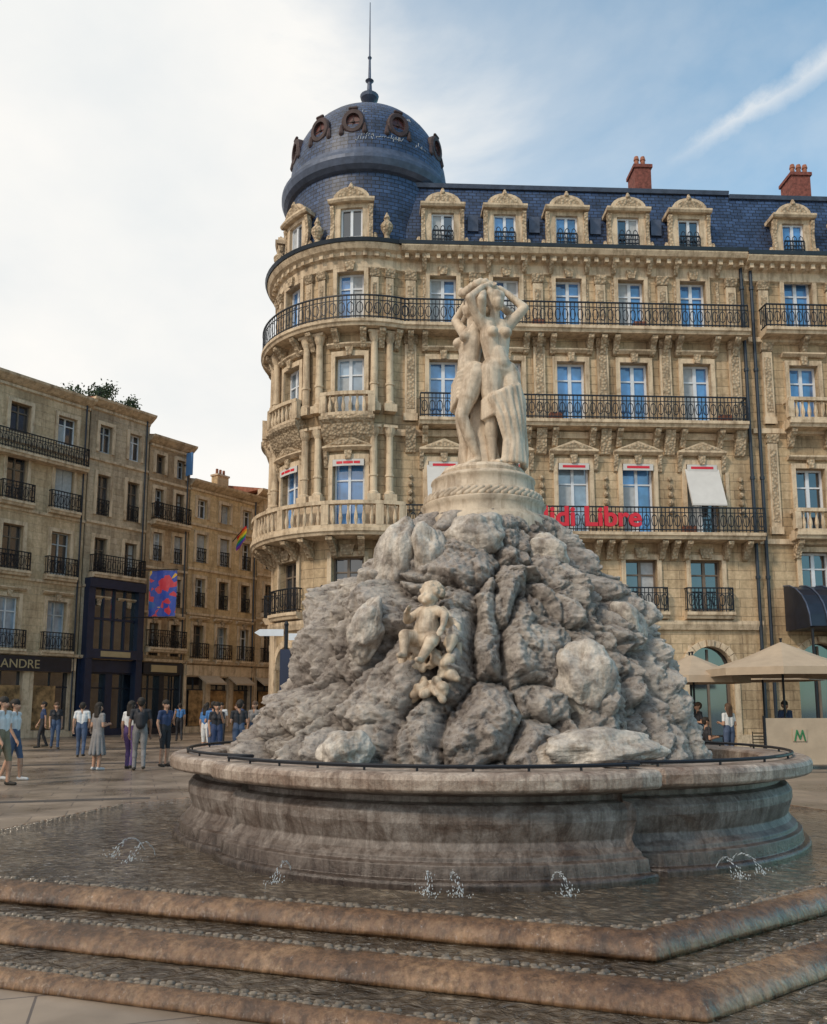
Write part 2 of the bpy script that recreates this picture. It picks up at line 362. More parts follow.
def surround(B,F,s,w,z0,z1,style=1,mat='trim_stone'):
    a=w/2
    for sg in (-1,1):
        x0,x1=sorted((s+sg*a,s+sg*(a+.17))); B.box(F,x0,x1,.003,.09,z0,z1+.0,mat)
    B.box(F,s-a-.17,s+a+.17,.003,.092,z1,z1+.2,mat)
    if style>=1:
        B.prism(F,[(s-.1,z1-.02),(s+.1,z1-.02),(s+.15,z1+.34),(s-.15,z1+.34)],.004,.2,'carved_stone')
    if style==1:
        B.profile(F,s-a-.3,s+a+.3,[(.003,z1+.34),(.12,z1+.34),(.24,z1+.44),(.24,z1+.5),(.003,z1+.5)],mat)
    if style==2:
        B.profile(F,s-a-.35,s+a+.35,[(.003,z1+.34),(.14,z1+.34),(.3,z1+.44),(.3,z1+.5),(.003,z1+.5)],mat)
        B.prism(F,[(s-a-.35,z1+.5),(s+a+.35,z1+.5),(s,z1+.88)],.003,.28,mat)
        B.prism(F,[(s-a-.1,z1+.55),(s+a+.1,z1+.55),(s,z1+.78)],.28,.3,'carved_stone')
        for sg in (-1,1):
            c=s+sg*(a+.26); B.profile(F,c-.08,c+.08,[(.003,z1-.35),(.08,z1-.3),(.14,z1-.05),(.24,z1+.34),(.003,z1+.34)],'carved_stone')
def wallgrid(B,F,s0,s1,z0,z1,wins,mat='limestone',th=.45):
    wins=sorted(wins); x=s0
    for s,w,za,zb in wins:
        B.box(F,x,s-w/2,-th,0,z0,z1,mat)
        if za>z0: B.box(F,s-w/2,s+w/2,-th,0,z0,za,mat)
        if zb<z1: B.box(F,s-w/2,s+w/2,-th,0,zb,z1,mat)
        x=s+w/2
    B.box(F,x,s1,-th,0,z0,z1,mat)
def cornice(B,F,s0,s1,z,dep=.7,dent=True):
    B.profile(F,s0,s1,[(.003,z-.9),(.1,z-.85),(.12,z-.5),(.25,z-.42),(.3,z-.3),(dep-.1,z-.22),(dep,z-.05),(dep,z),(.003,z)],'trim_stone')
    if dent:
        n=int((s1-s0)/.42)
        for i in range(n):
            a=s0+(i+.5)*(s1-s0)/n; B.box(F,a-.08,a+.08,.12,dep-.22,z-.46,z-.27,'trim_stone')

ZG,Z0,Z1,Z2,Z3,ZC=0.0,5.1,8.2,12.72,16.58,19.88
# ------------------------------------------------------------------ main corner building
MAIN=empty('haussmann_building')
TX,TY,TR=-2.05,36.0,3.9
FA=flat(-.5,32.42,rad(2.5)); S_END=14.1
bays=[1.7+2.57*i for i in range(5)]
B=MB(); D=MB(); G=MB(); I=MB()
def pilaster(B,F,s,z0,z1,w=.42,mat='trim_stone'):
    B.box(F,s-w/2,s+w/2,.003,.11,z0,z1-.35,mat); B.box(F,s-w/2-.05,s+w/2+.05,.003,.15,z0,z0+.3,mat)
    B.box(F,s-w/2+.08,s+w/2-.08,.11,.135,z0+.5,z1-.6,'carved_stone')
    B.profile(F,s-w/2-.04,s+w/2+.04,[(.003,z1-.35),(.14,z1-.33),(.24,z1-.05),(.24,z1),(.003,z1)],'carved_stone')
def column(B,F,s,z0,z1,r=.15,d=.18):
    p=F(s,d,z0); H=z1-z0
    B.box(F,s-r-.08,s+r+.08,.003,d+r+.07,z0,z0+.3,'trim_stone')
    B.lathe(p,[(r+.06,.3),(r+.06,.38),(r,.44),(r,H*.33),(r+.03,H*.335),(r+.03,H*.36),(r*.98,H*.365),(r*.88,H-.45),(r+.05,H-.3),(r+.1,H-.1)],'trim_stone',16,False)
    B.box(F,s-r-.1,s+r+.1,.003,d+r+.09,z1-.1,z1,'trim_stone')
def floorband(F,s0,s1,z,h=.3,dep=.14):
    D.profile(F,s0,s1,[(.002,z-h),(dep*.6,z-h),(dep,z-h*.4),(dep,z),(.002,z)],'trim_stone')
def arch_open(F,D,G,b,hw,zt,top,dg=-.36):
    G.box(F,b-hw,b+hw,dg,dg+.03,0,top,'glass_dark')
    for sg in (-1,1):
        pts=[(b+sg*hw,top),(b+sg*hw,zt)]+[(b+sg*hw*math.cos(rad(90)*k/8),zt+hw*math.sin(rad(90)*k/8)) for k in range(1,9)]+[(b,top)]
        D.prism(F,pts,-.3,-.002,'trim_stone')
    for k in range(11):
        a=math.pi*(k+.5)/11; r0,r1=hw+.02,hw+.27
        q=[(b+rr*math.cos(a+e),zt+rr*math.sin(a+e)) for rr,e in ((r0,-.13),(r1,-.13),(r1,.13),(r0,.13))]
        D.prism(F,q,.003,.07 if k!=5 else .16,'trim_stone')
    G.box(F,b-.04,b+.04,dg+.03,dg+.08,0,zt+hw*.9,'wood_frame'); G.box(F,b-hw,b-.05,dg+.03,dg+.07,2.6,2.72,'wood_frame'); G.box(F,b+.05,b+hw,dg+.03,dg+.07,2.6,2.72,'wood_frame')
    G.box(F,b-hw,b-hw+.1,dg+.03,dg+.07,0,zt,'wood_frame'); G.box(F,b+hw-.1,b+hw,dg+.03,dg+.07,0,zt,'wood_frame')
def build_front(F,s0,s1,bays):
    wallgrid(B,F,s0,s1,ZG,Z0,[(b,1.7,0.0,3.9) for b in bays])
    for b in bays:
        arch_open(F,D,G,b,.85,3.0,3.9)
        D.box(F,b-1.1,b-.88,.003,.08,.5,2.9,'trim_stone'); D.box(F,b+.88,b+1.1,.003,.08,.5,2.9,'trim_stone')
    x=s0
    for b in sorted(bays):
        D.box(F,x,b-.86,.002,.1,0,.5,'trim_stone'); x=b+.86
    D.box(F,x,s1,.002,.1,0,.5,'trim_stone')
    floorband(F,s0,s1,Z0-.25,.35,.2)
    wallgrid(B,F,s0,s1,Z0,Z1,[(b,1.25,Z0+.1,Z0+2.15) for b in bays])
    for b in bays:
        window(G,F,b,1.25,Z0+.1,Z0+2.15,glass='glass_dark',frame=random.choice(['wood_frame','white_frame','wood_frame']))
        surround(D,F,b,1.25,Z0+.1,Z0+2.15,0); slab(D,F,b-.95,b+.95,.4,Z0+.08)
        railing(I,F,b-.9,b+.9,.34,Z0+.08,.95,ret=.3)
        D.prism(F,[(b-.2,Z0+2.2),(b+.2,Z0+2.2),(b+.28,Z0+2.6),(b-.28,Z0+2.6)],.093,.2,'carved_stone')
    wallgrid(B,F,s0,s1,Z1,Z2,[(b,1.25,Z1+.1,Z1+2.9) for b in bays])
    for i,b in enumerate(bays):
        window(G,F,b,1.25,Z1+.1,Z1+2.9,glass=random.choice(['glass_pale','glass_sky_reflect','glass_dark'])); surround(D,F,b,1.25,Z1+.1,Z1+2.9,2)
        G.box(F,b-.6,b+.6,.1,.14,Z1+2.62,Z1+2.88,'awning_white')
        G.box(F,b-.45,b+.45,.141,.146,Z1+2.70,Z1+2.80,'sign_red')
    floorband(F,s0,s1,Z2-.35,.25,.12)
    wallgrid(B,F,s0,s1,Z2,Z3,[(b,1.15,Z2+.1,Z2+2.6) for b in bays])
    for b in bays:
        window(G,F,b,1.15,Z2+.1,Z2+2.6,glass='glass_sky_reflect' if random.random()<.8 else 'glass_pale',t=.085); surround(D,F,b,1.15,Z2+.1,Z2+2.6,1)
    wallgrid(B,F,s0,s1,Z3,ZC,[(b,1.08,Z3+.1,Z3+2.3) for b in bays])
    for b in bays:
        window(G,F,b,1.08,Z3+.1,Z3+2.3,glass='glass_sky_reflect',t=.08); surround(D,F,b,1.08,Z3+.1,Z3+2.3,0)
        D.prism(F,[(b-.13,Z3+2.3),(b+.13,Z3+2.3),(b+.2,Z3+2.65),(b-.2,Z3+2.65)],.093,.22,'carved_stone')
build_front(FA,0,S_END,bays)
mids=[.38]+[(bays[i]+bays[i+1])/2 for i in range(4)]+[13.55]
for s in mids:
    pilaster(D,FA,s,Z3+.02,ZC-.9,.4); pilaster(D,FA,s,Z2+.02,Z3-.32,.46)
    D.profile(FA,s-.2,s+.2,[(.004,Z2-1.3),(.12,Z2-1.25),(.25,Z2-.9),(.42,Z2-.3),(.004,Z2-.3)],'carved_stone')
    for k in range(5):
        p=FA(s,.05,Z1+1.0+.32*k); D.cap(p,p+Vector((0,0,.05)),.13-.012*k,.12-.012*k,'carved_stone',7)
    for o in (-.55,.55):
        if 0.3<s+o<13.9:
            D.profile(FA,s+o-.09,s+o+.09,[(.125,ZC-.85),(.2,ZC-.8),(.45,ZC-.45),(.5,ZC-.24),(.125,ZC-.3)],'carved_stone')
            D.box(FA,s+o-.06,s+o+.06,.003,.05,Z3+.3,ZC-1.0,'carved_stone'); D.box(FA,s+o-.07,s+o+.07,.003,.06,Z1+.5,Z1+2.6,'trim_stone')
cornice(D,FA,0,S_END,ZC)
I.profile(FA,-.1,S_END,[(.40,ZC+.002),(.72,ZC+.002),(.76,ZC+.14),(.62,ZC+.16),(.40,ZC+.1)],'gutter')
slab(D,FA,-.0,S_END-.1,.75,Z3,brk=[s for s in mids]+[b-.75 for b in bays]+[b+.75 for b in bays]); railing(I,FA,0.0,S_END-.15,.68,Z3,1.0)
slab(D,FA,.7,S_END-.35,.7,Z2,brk=[b-.75 for b in bays]+[b+.75 for b in bays]); railing(I,FA,.75,S_END-.4,.63,Z2,1.0,ret=.6)
slab(D,FA,-.2,S_END,.85,Z1,brk=[s for s in mids]+[b-.8 for b in bays]+[b+.8 for b in bays]); railing(I,FA,0,S_END,.78,Z1,1.0)
for b,z in ((bays[4],Z1+2.7),(1.7,Z1+2.75)):
    D.profile(FA,b-.68,b+.68,[(.1,z),(.75,z-1.55),(.75,z-1.62),(.68,z-1.62),(.06,z-.05)],'awning_white')
for s,z,dd in ((3.2,Z2,.4),(6.1,Z2,.42),(9.6,Z3,.4),(12.9,Z2,.4),(5.5,Z3,.4),(11.2,Z1,.5)):
    I.box(FA,s-.25,s+.25,dd-.12,dd+.12,z+.01,z+.3,'terracotta')
def dormer(F,b,zb,back=-1.3,w=.92):
    wallgrid(D,F,b-.72,b+.72,zb+.35,zb+1.98,[(b,w,zb+.5,zb+1.8)],'trim_stone',th=.3)
    D.box(F,b-.72,b-.56,back,-.31,zb+.35,zb+1.96,'trim_stone'); D.box(F,b+.56,b+.72,back,-.31,zb+.35,zb+1.96,'trim_stone')
    window(G,F,b,w,zb+.5,zb+1.8,d=-.16,glass=random.choice(['glass_sky_reflect','glass_dark','glass_dark']),trans=False)
    for sg in (-1,1):
        c=b+sg*.8; D.profile(F,c-.08,c+.08,[(-.1,zb+.35),(.16,zb+.35),(.06,zb+.8),(.02,zb+1.3),(.13,zb+1.9),(-.1,zb+1.9)],'carved_stone')
        q=F(b+sg*.98,-.02,zb+.35); D.cap(q,q+Vector((0,0,.3)),.16,.08,'carved_stone',7)
    D.profile(F,b-.92,b+.92,[(back,zb+1.98),(.2,zb+1.98),(.26,zb+2.06),(.26,zb+2.14),(back,zb+2.14)],'trim_stone')
    pts=[(b+.74*math.cos(math.pi*k/10),zb+2.14+.5*math.sin(math.pi*k/10)) for k in range(11)]
    D.prism(F,pts,back+.1,.14,'trim_stone')
    pts=[(b+.54*math.cos(math.pi*k/10),zb+2.18+.33*math.sin(math.pi*k/10)) for k in range(11)]
    D.prism(F,pts,.14,.19,'carved_stone')
    q=F(b,.08,zb+2.62); D.cap(q,q+Vector((0,0,.16)),.13,.06,'carved_stone',7)
def mansard(F,s0,s1,bays,zb=ZC,top=23.35,setb=.15):
    B.profile(F,s0,s1,[(-setb,zb+.1),(-setb-.75,top),(-setb-1.0,top),(-1.9,zb+.1)],'slate')
    I.profile(F,s0,s1,[(-setb-.66,top-.02),(-setb-.60,top+.14),(-setb-1.05,top+.16),(-setb-1.05,top-.02)],'lead')
    D.box(F,s0,s1,-.6,.33,zb+.002,zb+.34,'trim_stone')
    for b in bays:
        dormer(F,b,zb); railing(I,F,b-.42,b+.42,.03,zb+.52,.5,step=.12)
mansard(FA,.2,S_END,bays)
for i in range(4):
    s=(bays[i]+bays[i+1])/2; I.prism(FA,[(s-.22,ZC+1.2),(s+.22,ZC+1.2),(s+.22,ZC+1.9),(s-.22,ZC+1.9)],-.75,-.30,'lead')
def core(F,s0,s1,dep,z1,mat='limestone',roofz=None,rm='lead'):
    B.box(F,s0,s1,-dep,-.46,0.0,z1,mat)
    if roofz: B.box(F,s0,s1,-dep,-1.2,z1+.002,roofz,rm)
core(FA,.6,S_END-.02,13,ZC-.1,roofz=23.36)
for s in (S_END-.12,S_END+.28):
    p=FA(s,.16,.3); I.lathe((p.x,p.y,0),[(.07,.3),(.07,Z1-.5),(.07,ZC-.2)],'gutter',8)
    for z in (3,6.5,10.5,15,18.5): I.lathe((p.x,p.y,z),[(.1,0),(.1,.12)],'gutter',8)
def chimney(F,s,d,z0,z1,w,t):
    B.box(F,s-w/2,s+w/2,d-t,d,z0,z1,'brick_chimney'); B.box(F,s-w/2-.06,s+w/2+.06,d-t-.06,d+.06,z1,z1+.15,'brick_chimney')
    n=max(2,int(w/.28))
    for i in range(n):
        p=F(s-w/2+.14+i*.28,d-t*.15,z1+.15); B.lathe(p,[(.1,0),(.1,.25),(.13,.28),(.09,.45)],'terracotta',8)
chimney(FA,10.6,-1.4,23.3,24.9,.72,1.0); chimney(FA,3.2,-5,23.3,24.2,1.2,.7)
for s,h in ((2.5,1.0),(6.2,.7),(7.5,.8),(12.2,.9)):
    p=FA(s,-2.5,23.3); I.cap(p,p+Vector((0,0,h)),.02,.015,'iron',5); I.cap(p+Vector((-.3,0,h*.8)),p+Vector((.3,0,h*.8)),.012,.012,'iron',5)
I.box(FA,6.6,7.5,-2.6,-1.8,23.37,23.95,'lead')
I.box(FA,4.0,9.5,-1.5,-1.46,23.75,23.79,'lead')
for k in range(7): I.box(FA,4.0+k*.9,4.03+k*.9,-1.5,-1.47,23.37,23.75,'lead')

# turret
FT=cyl(TX,TY,TR)
A=lambda deg: rad(deg)*TR
tb=[A(-133),A(-91),A(-49),A(-7)]
s0,s1=A(-165),A(23.6)
build_front(FT,s0,s1,tb)
cornice(D,FT,s0,s1,ZC,dep=.55)
I.profile(FT,s0,A(25),[(.35,ZC+.002),(.60,ZC+.002),(.66,ZC+.14),(.5,ZC+.16),(.35,ZC+.1)],'gutter')
for c in (-154,-112,-70,-29,11.5):
    for o in (-4.4,4.4):
        column(D,FT,A(c+o),Z1+1.15,Z2-.32); column(D,FT,A(c+o),Z2+.25,Z3-.32); pilaster(D,FT,A(c+o),Z3+.02,ZC-.9,.3)
    D.box(FT,A(c)-.6,A(c)+.6,.003,.4,Z1+.003,Z1+1.15,'trim_stone')
    D.box(FT,A(c)-.5,A(c)+.5,.003,.1,.52,Z0-.62,'trim_stone')
TBR=[A(x) for x in (-154,-125,-112,-98,-82,-70,-56,-40,-29,-14,1,11,20)]
slab(D,FT,s0,A(22),.75,Z3,brk=TBR); railing(I,FT,s0,A(24),.68,Z3,1.0)
slab(D,FT,s0,A(20),1.0,Z1,brk=TBR); balustrade(D,FT,s0,A(20),.85,Z1,1.05)
for b in tb:
    D.profile(FT,b-.95,b+.95,[(.003,Z2),(.65,Z2),(.65,Z2-.15),(.5,Z2-.3),(.35,Z2-.7),(.12,Z2-1.0),(.003,Z2-1.05)],'carved_stone')
    balustrade(D,FT,b-.85,b+.85,.5,Z2,.95,ret=.45)
B.lathe((TX,TY,0),[(TR-.47,0),(TR-.47,ZC)],'limestone',48)
B.lathe((TX,TY,0),[(TR-.15,ZC+.1),(TR-.2,ZC+.5),(TR-.32,ZC+1.6),(TR-.38,ZC+2.8),(TR-.38,24.0)],'slate',64,False)
D.box(FT,s0,s1,-.5,.30,ZC+.003,ZC+.34,'trim_stone')
I.lathe((TX,TY,0),[(3.5,23.5),(3.66,23.55),(3.82,23.7),(3.92,23.95),(3.92,24.1),(3.74,24.2),(3.62,24.45),(3.58,24.6)],'lead',64,False)
def sup(r,h,n=16):
    out=[]
    for k in range(n):
        t=math.pi/2*k/(n-1)*.97; out.append((r*math.cos(t)**.85, h*math.sin(t)))
    return out
DR,DH,DZ=3.56,3.75,24.6
B.lathe((TX,TY,DZ),sup(DR,DH),'slate',64,True)
I.lathe((TX,TY,0),[(2.92,26.6),(3.0,26.63),(2.97,26.74),(2.86,26.76)],'lead',64,False)
I.lathe((TX,TY,28.15),[(.85,-.05),(.66,.12),(.45,.25),(.32,.5),(.18,.75),(.15,1.1),(.40,1.35),(.44,1.5),(.24,1.66),(.12,1.8),(.1,2.2),(.2,2.3),(.07,2.42),(.05,3.4),(.1,3.5),(.04,3.6),(.018,6.4)],'lead',16)
for deg in (-142,-104,-66,-34,-8,24,62):
    t=rad(deg); rr=3.40; z=25.85
    c=Vector((TX+rr*math.sin(t),TY-rr*math.cos(t),z)); o=Vector((math.sin(t),-math.cos(t),.0)); u=Vector((math.cos(t),math.sin(t),0)); w=Vector((0,0,1))
    def ring(r,dd): return [c+o*dd+u*(r*math.cos(2*math.pi*k/20))+w*(r*1.15*math.sin(2*math.pi*k/20)) for k in range(20)]
    vs=ring(.50,-.9)+ring(.50,.06)+ring(.44,.13)+ring(.30,.13)+ring(.28,.0)
    fs=[(a*20+k,a*20+(k+1)%20,(a+1)*20+(k+1)%20,(a+1)*20+k) for a in range(4) for k in range(20)]
    I.add(vs,fs,'oval_red'); I.add(ring(.285,.004),[tuple(range(20))],'oculus_pane')
    I.cap(c+o*.03-u*.02,c+o*.03+u*.02,.05,.05,'oval_red',6)
    I.add([c+o*.02+u*a_+w*b_ for a_,b_ in ((-.02,-.3),(.02,-.3),(.02,.3),(-.02,.3))],[(0,1,2,3)],'oval_red')
    I.add([c+o*.022+u*a_+w*b_ for a_,b_ in ((-.27,-.02),(.27,-.02),(.27,.02),(-.27,.02))],[(0,1,2,3)],'oval_red')
    for sg in (-1,1):
        q=c+o*.04+u*(sg*.50)-w*.50; I.cap(q,q+w*.35,.13,.06,'oval_red',7)
    q=c+o*.06+w*.60; I.cap(q-u*.14,q+u*.14,.07,.07,'oval_red',7)
random.seed(3)
for g in range(9):
    t=rad(random.uniform(-8,38)); zz=DZ+random.choice([.35,.5,.6,1.9])
    for k in range(5):
        t2=t+k*.03
        def dp(tt,z_):
            r_=DR*math.cos(math.asin(min(1,(z_-DZ)/DH)))**.85+.01; return Vector((TX+r_*math.sin(tt),TY-r_*math.cos(tt),z_))
        I.cap(dp(t2,zz),dp(t2+random.uniform(-.01,.03),zz+random.uniform(-.16,.2)),.012,.012,'curtain',5)
random.seed(11)
for b in tb: dormer(FT,b,ZC,back=-1.0)
for deg in (-28,-70,-112,14):
    q=FT(A(deg),.12,ZC+.34); D.lathe(q,[(.16,0),(.1,.2),(.24,.5),(.26,.65),(.1,.85),(.14,.95),(.03,1.2)],'carved_stone',10)
FS=flat(TX-3.7,62,rad(-90))
wallgrid(B,FS,0,25.0,0,ZC,[],'limestone')
core(FS,0,25,6,ZC-.1,roofz=23.3)
B.obj('walls_and_roof',MAIN); D.obj('stone_trim',MAIN); G.obj('windows',MAIN); I.obj('ironwork_and_leadwork',MAIN)

# ------------------------------------------------------------------ neighbouring building on the right
NB=empty('stone_apartment_building')
B=MB(); D=MB(); G=MB(); I=MB()
off=S_END+.45; nb=[16.4,19.1,21.8,24.5,27.2,29.9]
E=31.6
wallgrid(B,FA,off-.44,E,0,Z0,[(b,1.9,0,4.0) for b in nb],'limestone_b')
for b in nb:
    arch_open(FA,D,G,b,.95,3.05,4.0)
for za,zb,wh,st in ((Z0,Z1,2.3,0),(Z1,Z2,2.6,1),(Z2,Z3,2.4,1),(Z3,ZC,2.3,0)):
    wallgrid(B,FA,off-.44,E,za,zb,[(b,1.2,za+.2,za+.2+wh) for b in nb],'limestone_b')
    for b in nb:
        window(G,FA,b,1.2,za+.2,za+.2+wh,glass='glass_sky_reflect' if za>Z1 else 'glass_dark',t=.085); surround(D,FA,b,1.2,za+.2,za+.2+wh,st)
        if st==1:
            slab(D,FA,b-1.0,b+1.0,.7,za+.1,brk=[b-.75,b+.75]); balustrade(D,FA,b-.9,b+.9,.55,za+.1,.95,ret=.45)
    D.profile(FA,off-.4,E,[(.003,zb-.35),(.15,zb-.3),(.15,zb-.1),(.003,zb-.1)],'trim_stone')
slab(D,FA,off+.1,E,.75,Z3+.1,brk=nb); railing(I,FA,off+.15,E,.66,Z3+.1,1.0,ret=.6)
cornice(D,FA,off-.44,E,ZC-.1); I.profile(FA,off-.44,E,[(.40,ZC-.098),(.72,ZC-.098),(.76,ZC+.06),(.62,ZC+.08)],'gutter')
for s in [off+.35]+[b+1.35 for b in nb]: pilaster(D,FA,s,Z2+.1,Z3-.36,.4); pilaster(D,FA,s,Z3+.12,ZC-1.0,.4); pilaster(D,FA,s,Z1+.1,Z2-.36,.4)
mansard(FA,off-.44,E,nb,zb=ZC-.1,top=23.2)
core(FA,off-.42,E-.02,13,ZC-.2,mat='limestone_b',roofz=23.2)
chimney(FA,17.7,-1.5,23.1,24.8,.85,1.0)
pts=[(.1,6.2)]+[(.1+1.9*math.sin(rad(a)),4.5+1.7*math.cos(rad(a))) for a in range(15,91,15)]+[(1.9,4.45),(.1,4.45)]
I.profile(FA,15.0,19.6,pts,'dark_shop')
for k in range(8):
    s=15.0+k*.65
    for a in range(0,90,15):
        I.cap(FA(s,.1+1.93*math.sin(rad(a)),4.5+1.73*math.cos(rad(a))),FA(s,.1+1.93*math.sin(rad(a+15)),4.5+1.73*math.cos(rad(a+15))),.03,.03,'lead',5)
for s in (15.1,19.5):
    p=FA(s,1.9,0); I.lathe((p.x,p.y,0),[(.1,0),(.06,.3),(.05,4.4)],'iron',8)
B.obj('walls_and_roof',NB); D.obj('stone_trim',NB); G.obj('windows',NB); I.obj('ironwork',NB)

def text_mesh(name,body,size,mat,align='CENTER',ext=.02,off_=0):
    cu=bpy.data.curves.new('c','FONT'); cu.body=body; cu.size=size; cu.extrude=ext; cu.align_x=align; cu.offset=off_
    to=bpy.data.objects.new('t',cu); COL.objects.link(to)
    dg=bpy.context.evaluated_depsgraph_get(); tm=bpy.data.meshes.new_from_object(to.evaluated_get(dg)); bpy.data.objects.remove(to)
    o=bpy.data.objects.new(name,tm); tm.materials.append(MATS[mat]); COL.objects.link(o)
    return o,tm
so,tm=text_mesh('newspaper_sign','Midi Libre',1.06,'sign_red','LEFT',.05,.026)
xs=[v.co.x for v in tm.vertices]; wd=max(xs)-min(xs)
p=FA(4.80,.93,Z1+.20); so.matrix_world=Matrix.Translation(p)@Matrix.Rotation(rad(2.5),4,'Z')@Matrix.Rotation(rad(90),4,'X')@Matrix.Diagonal((4.35/wd,1,1,1))

# ------------------------------------------------------------------ left row of houses
def townhouse(name,x0,y0,x1,y1,H,fl,nb,wm,shop,roofm='terracotta',shop_h=4.2,frame='white_frame',extra=None,bal=2,chim=(.8,)):
    P=empty(name)
    L=math.hypot(x1-x0,y1-y0); F=flat(x0,y0,math.atan2(y1-y0,x1-x0))
    b=MB();g=MB();ir=MB()
    bays=[L*(i+.5)/nb for i in range(nb)]; w=min(1.15,L/nb*.42)
    wallgrid(b,F,0,L,0,shop_h,[(s,L/nb*.78,0.35,shop_h-.9) for s in bays],shop if shop else wm)
    for s in bays:
        g.box(F,s-L/nb*.39,s+L/nb*.39,-.34,-.3,.35,shop_h-.9,'glass_dark')
        g.box(F,s-.03,s+.03,-.3,-.24,.35,shop_h-.9,'dark_shop')
        g.box(F,s-L/nb*.39,s-.03,-.3,-.25,2.5,2.58,'dark_shop'); g.box(F,s+.03,s+L/nb*.39,-.3,-.25,2.5,2.58,'dark_shop')
    b.box(F,.1,L-.1,.003,.14,shop_h-.82,shop_h-.2,shop or 'trim_stone')
    b.profile(F,0,L,[(.003,shop_h-.15),(.2,shop_h-.1),(.25,shop_h+.05),(.003,shop_h+.05)],'trim_stone')
    hts=[1.12]+[1.0]*(fl-2)+[.8]; tot=sum(hts); z=shop_h
    for k in range(fl):
        fh=(H-shop_h)*hts[k]/tot; wh=fh*.64 if k<fl-1 else fh*.55
        wallgrid(b,F,0,L,z,z+fh,[(s,w,z+.25,z+.25+wh) for s in bays],wm)
        for s in bays:
            r=random.random()
            window(g,F,s,w,z+.25,z+.25+wh,glass='glass_dark' if r<.8 else ('glass_sky_reflect' if r<.9 else 'glass_pale'),frame=random.choice([frame,'wood_frame','wood_frame','curtain']),t=.05)
            surround(b,F,s,w,z+.25,z+.25+wh,1 if k==0 else 0)
            if r>.8 and k>0:
                g.box(F,s-w/2+.02,s-.01,-.2,-.16,z+.25,z+.25+wh-.02,'curtain'); g.box(F,s+.01,s+w/2-.02,-.2,-.16,z+.25,z+.25+wh-.02,'curtain')
            if k<bal:
                slab(b,F,s-w*.8,s+w*.8,.42,z+.18)
                railing(ir,F,s-w*.76,s+w*.76,.36,z+.18,.95,ret=.3,step=.16)
            elif k<fl-1:
                railing(ir,F,s-w*.48,s+w*.48,.06,z+.25,.9,step=.14)
        b.profile(F,0,L,[(.002,z+fh-.3),(.1,z+fh-.25),(.1,z+fh-.12),(.002,z+fh-.12)],'trim_stone')
        z+=fh
    b.profile(F,-.1,L+.1,[(.003,H-.1),(.2,H),(.5,H+.2),(.55,H+.32),(.003,H+.32)],'trim_stone')
    b.box(F,0.01,L-.01,-11,-.46,0,H+.02,wm)
    b.profile(F,0,L,[(.5,H+.325),(-5,H+1.5),(-11,H+.4),(-11,H+.325)],roofm)
    pd=F(L-.25,.1,0); ir.lathe((pd.x,pd.y,0),[(.05,.3),(.05,H)],'gutter',6)
    for q in chim:
        s=L*q
        b.box(F,s-.5,s+.5,-3.4,-2.8,H+.6,H+2.1,wm); b.box(F,s-.56,s+.56,-3.46,-2.74,H+2.1,H+2.22,'trim_stone')
        for i in range(3): b.lathe(F(s-.3+.3*i,-3.1,H+2.22),[(.1,0),(.09,.4)],'terracotta',7)
    if extra: extra(b,g,ir,F,L)
    b.obj('walls_and_roof',P); g.obj('windows',P); ir.obj('balconies',P)
    return F,L
stone('facade_cream',(.70,.55,.375),.9,.4,.2,.32); stone('facade_grey',(.62,.51,.38),.8,.35,.25,.38)
stone('facade_brown',(.56,.42,.28),.8,.35,.25,.4); stone('facade_yellow',(.74,.57,.35),.8,.35,.15,.28)
ang=math.atan2(4.2,3)
def ex1(b,g,ir,F,L):
    slab(b,F,.2,L-.2,.6,14.3); railing(ir,F,.25,L-.25,.54,14.3,1.0,ret=.5)
    b.box(F,L-6,L-.4,.142,.2,3.3,4.05,'dark_shop')
    g.box(F,L-5,L-1.0,-.24,-.2,.4,2.6,'shop_warm')
    for s in (1.5,4.0,6.5): b.profile(F,s-1,s+1,[(.2,3.3),(1.1,2.75),(1.1,2.6),(.2,3.2)],'canvas')
def ex2(b,g,ir,F,L):
    b.box(F,.15,L-.15,.003,.5,4.1,4.6,'blue_shop'); b.box(F,.15,.55,.003,.45,0,4.1,'blue_shop'); b.box(F,L-.55,L-.15,.003,.45,0,4.1,'blue_shop')
    b.box(F,.15,.55,.003,.45,4.6,7.9,'blue_shop'); b.box(F,L-.55,L-.15,.003,.45,4.6,7.9,'blue_shop')
    b.box(F,.15,L-.15,.003,.55,7.9,8.4,'blue_shop')
    g.box(F,.56,L-.56,.05,.1,4.61,7.89,'glass_dark')
    for k in range(1,4): g.box(F,.55+k*(L-1.1)/4-.05,.55+k*(L-1.1)/4+.05,.1,.2,4.61,7.89,'blue_shop')
    g.box(F,.56,L-.56,.1,.18,6.2,6.32,'blue_shop'); b.box(F,1.0,L-1.0,.502,.53,4.2,4.5,'sign_cream')
    slab(b,F,.3,L-.3,.7,8.7); railing(ir,F,.35,L-.35,.64,8.7,1.0,ret=.6)
def ex3(b,g,ir,F,L):
    slab(b,F,.2,L-.2,.6,4.9); railing(ir,F,.25,L-.25,.54,4.9,1.0,ret=.5)
    slab(b,F,.2,L-.2,.6,12.3); railing(ir,F,.25,L-.25,.54,12.3,1.0,ret=.5)
    b.box(F,.6,L-.6,.142,.2,3.5,3.9,'sign_cream')
def ex4(b,g,ir,F,L):
    for k in range(3): b.profile(F,1+k*2.4,2.6+k*2.4,[(.15,3.4),(.9,2.95),(.9,2.85),(.15,3.3)],'canvas')
    g.box(F,.6,L-.6,-.24,-.2,.4,2.5,'shop_warm')
F1,L1=townhouse('town_house',-25.4,34.3,-17.8,45.0,17.9,4,5,'facade_cream','trim_stone',extra=ex1,chim=(.62,),bal=3)
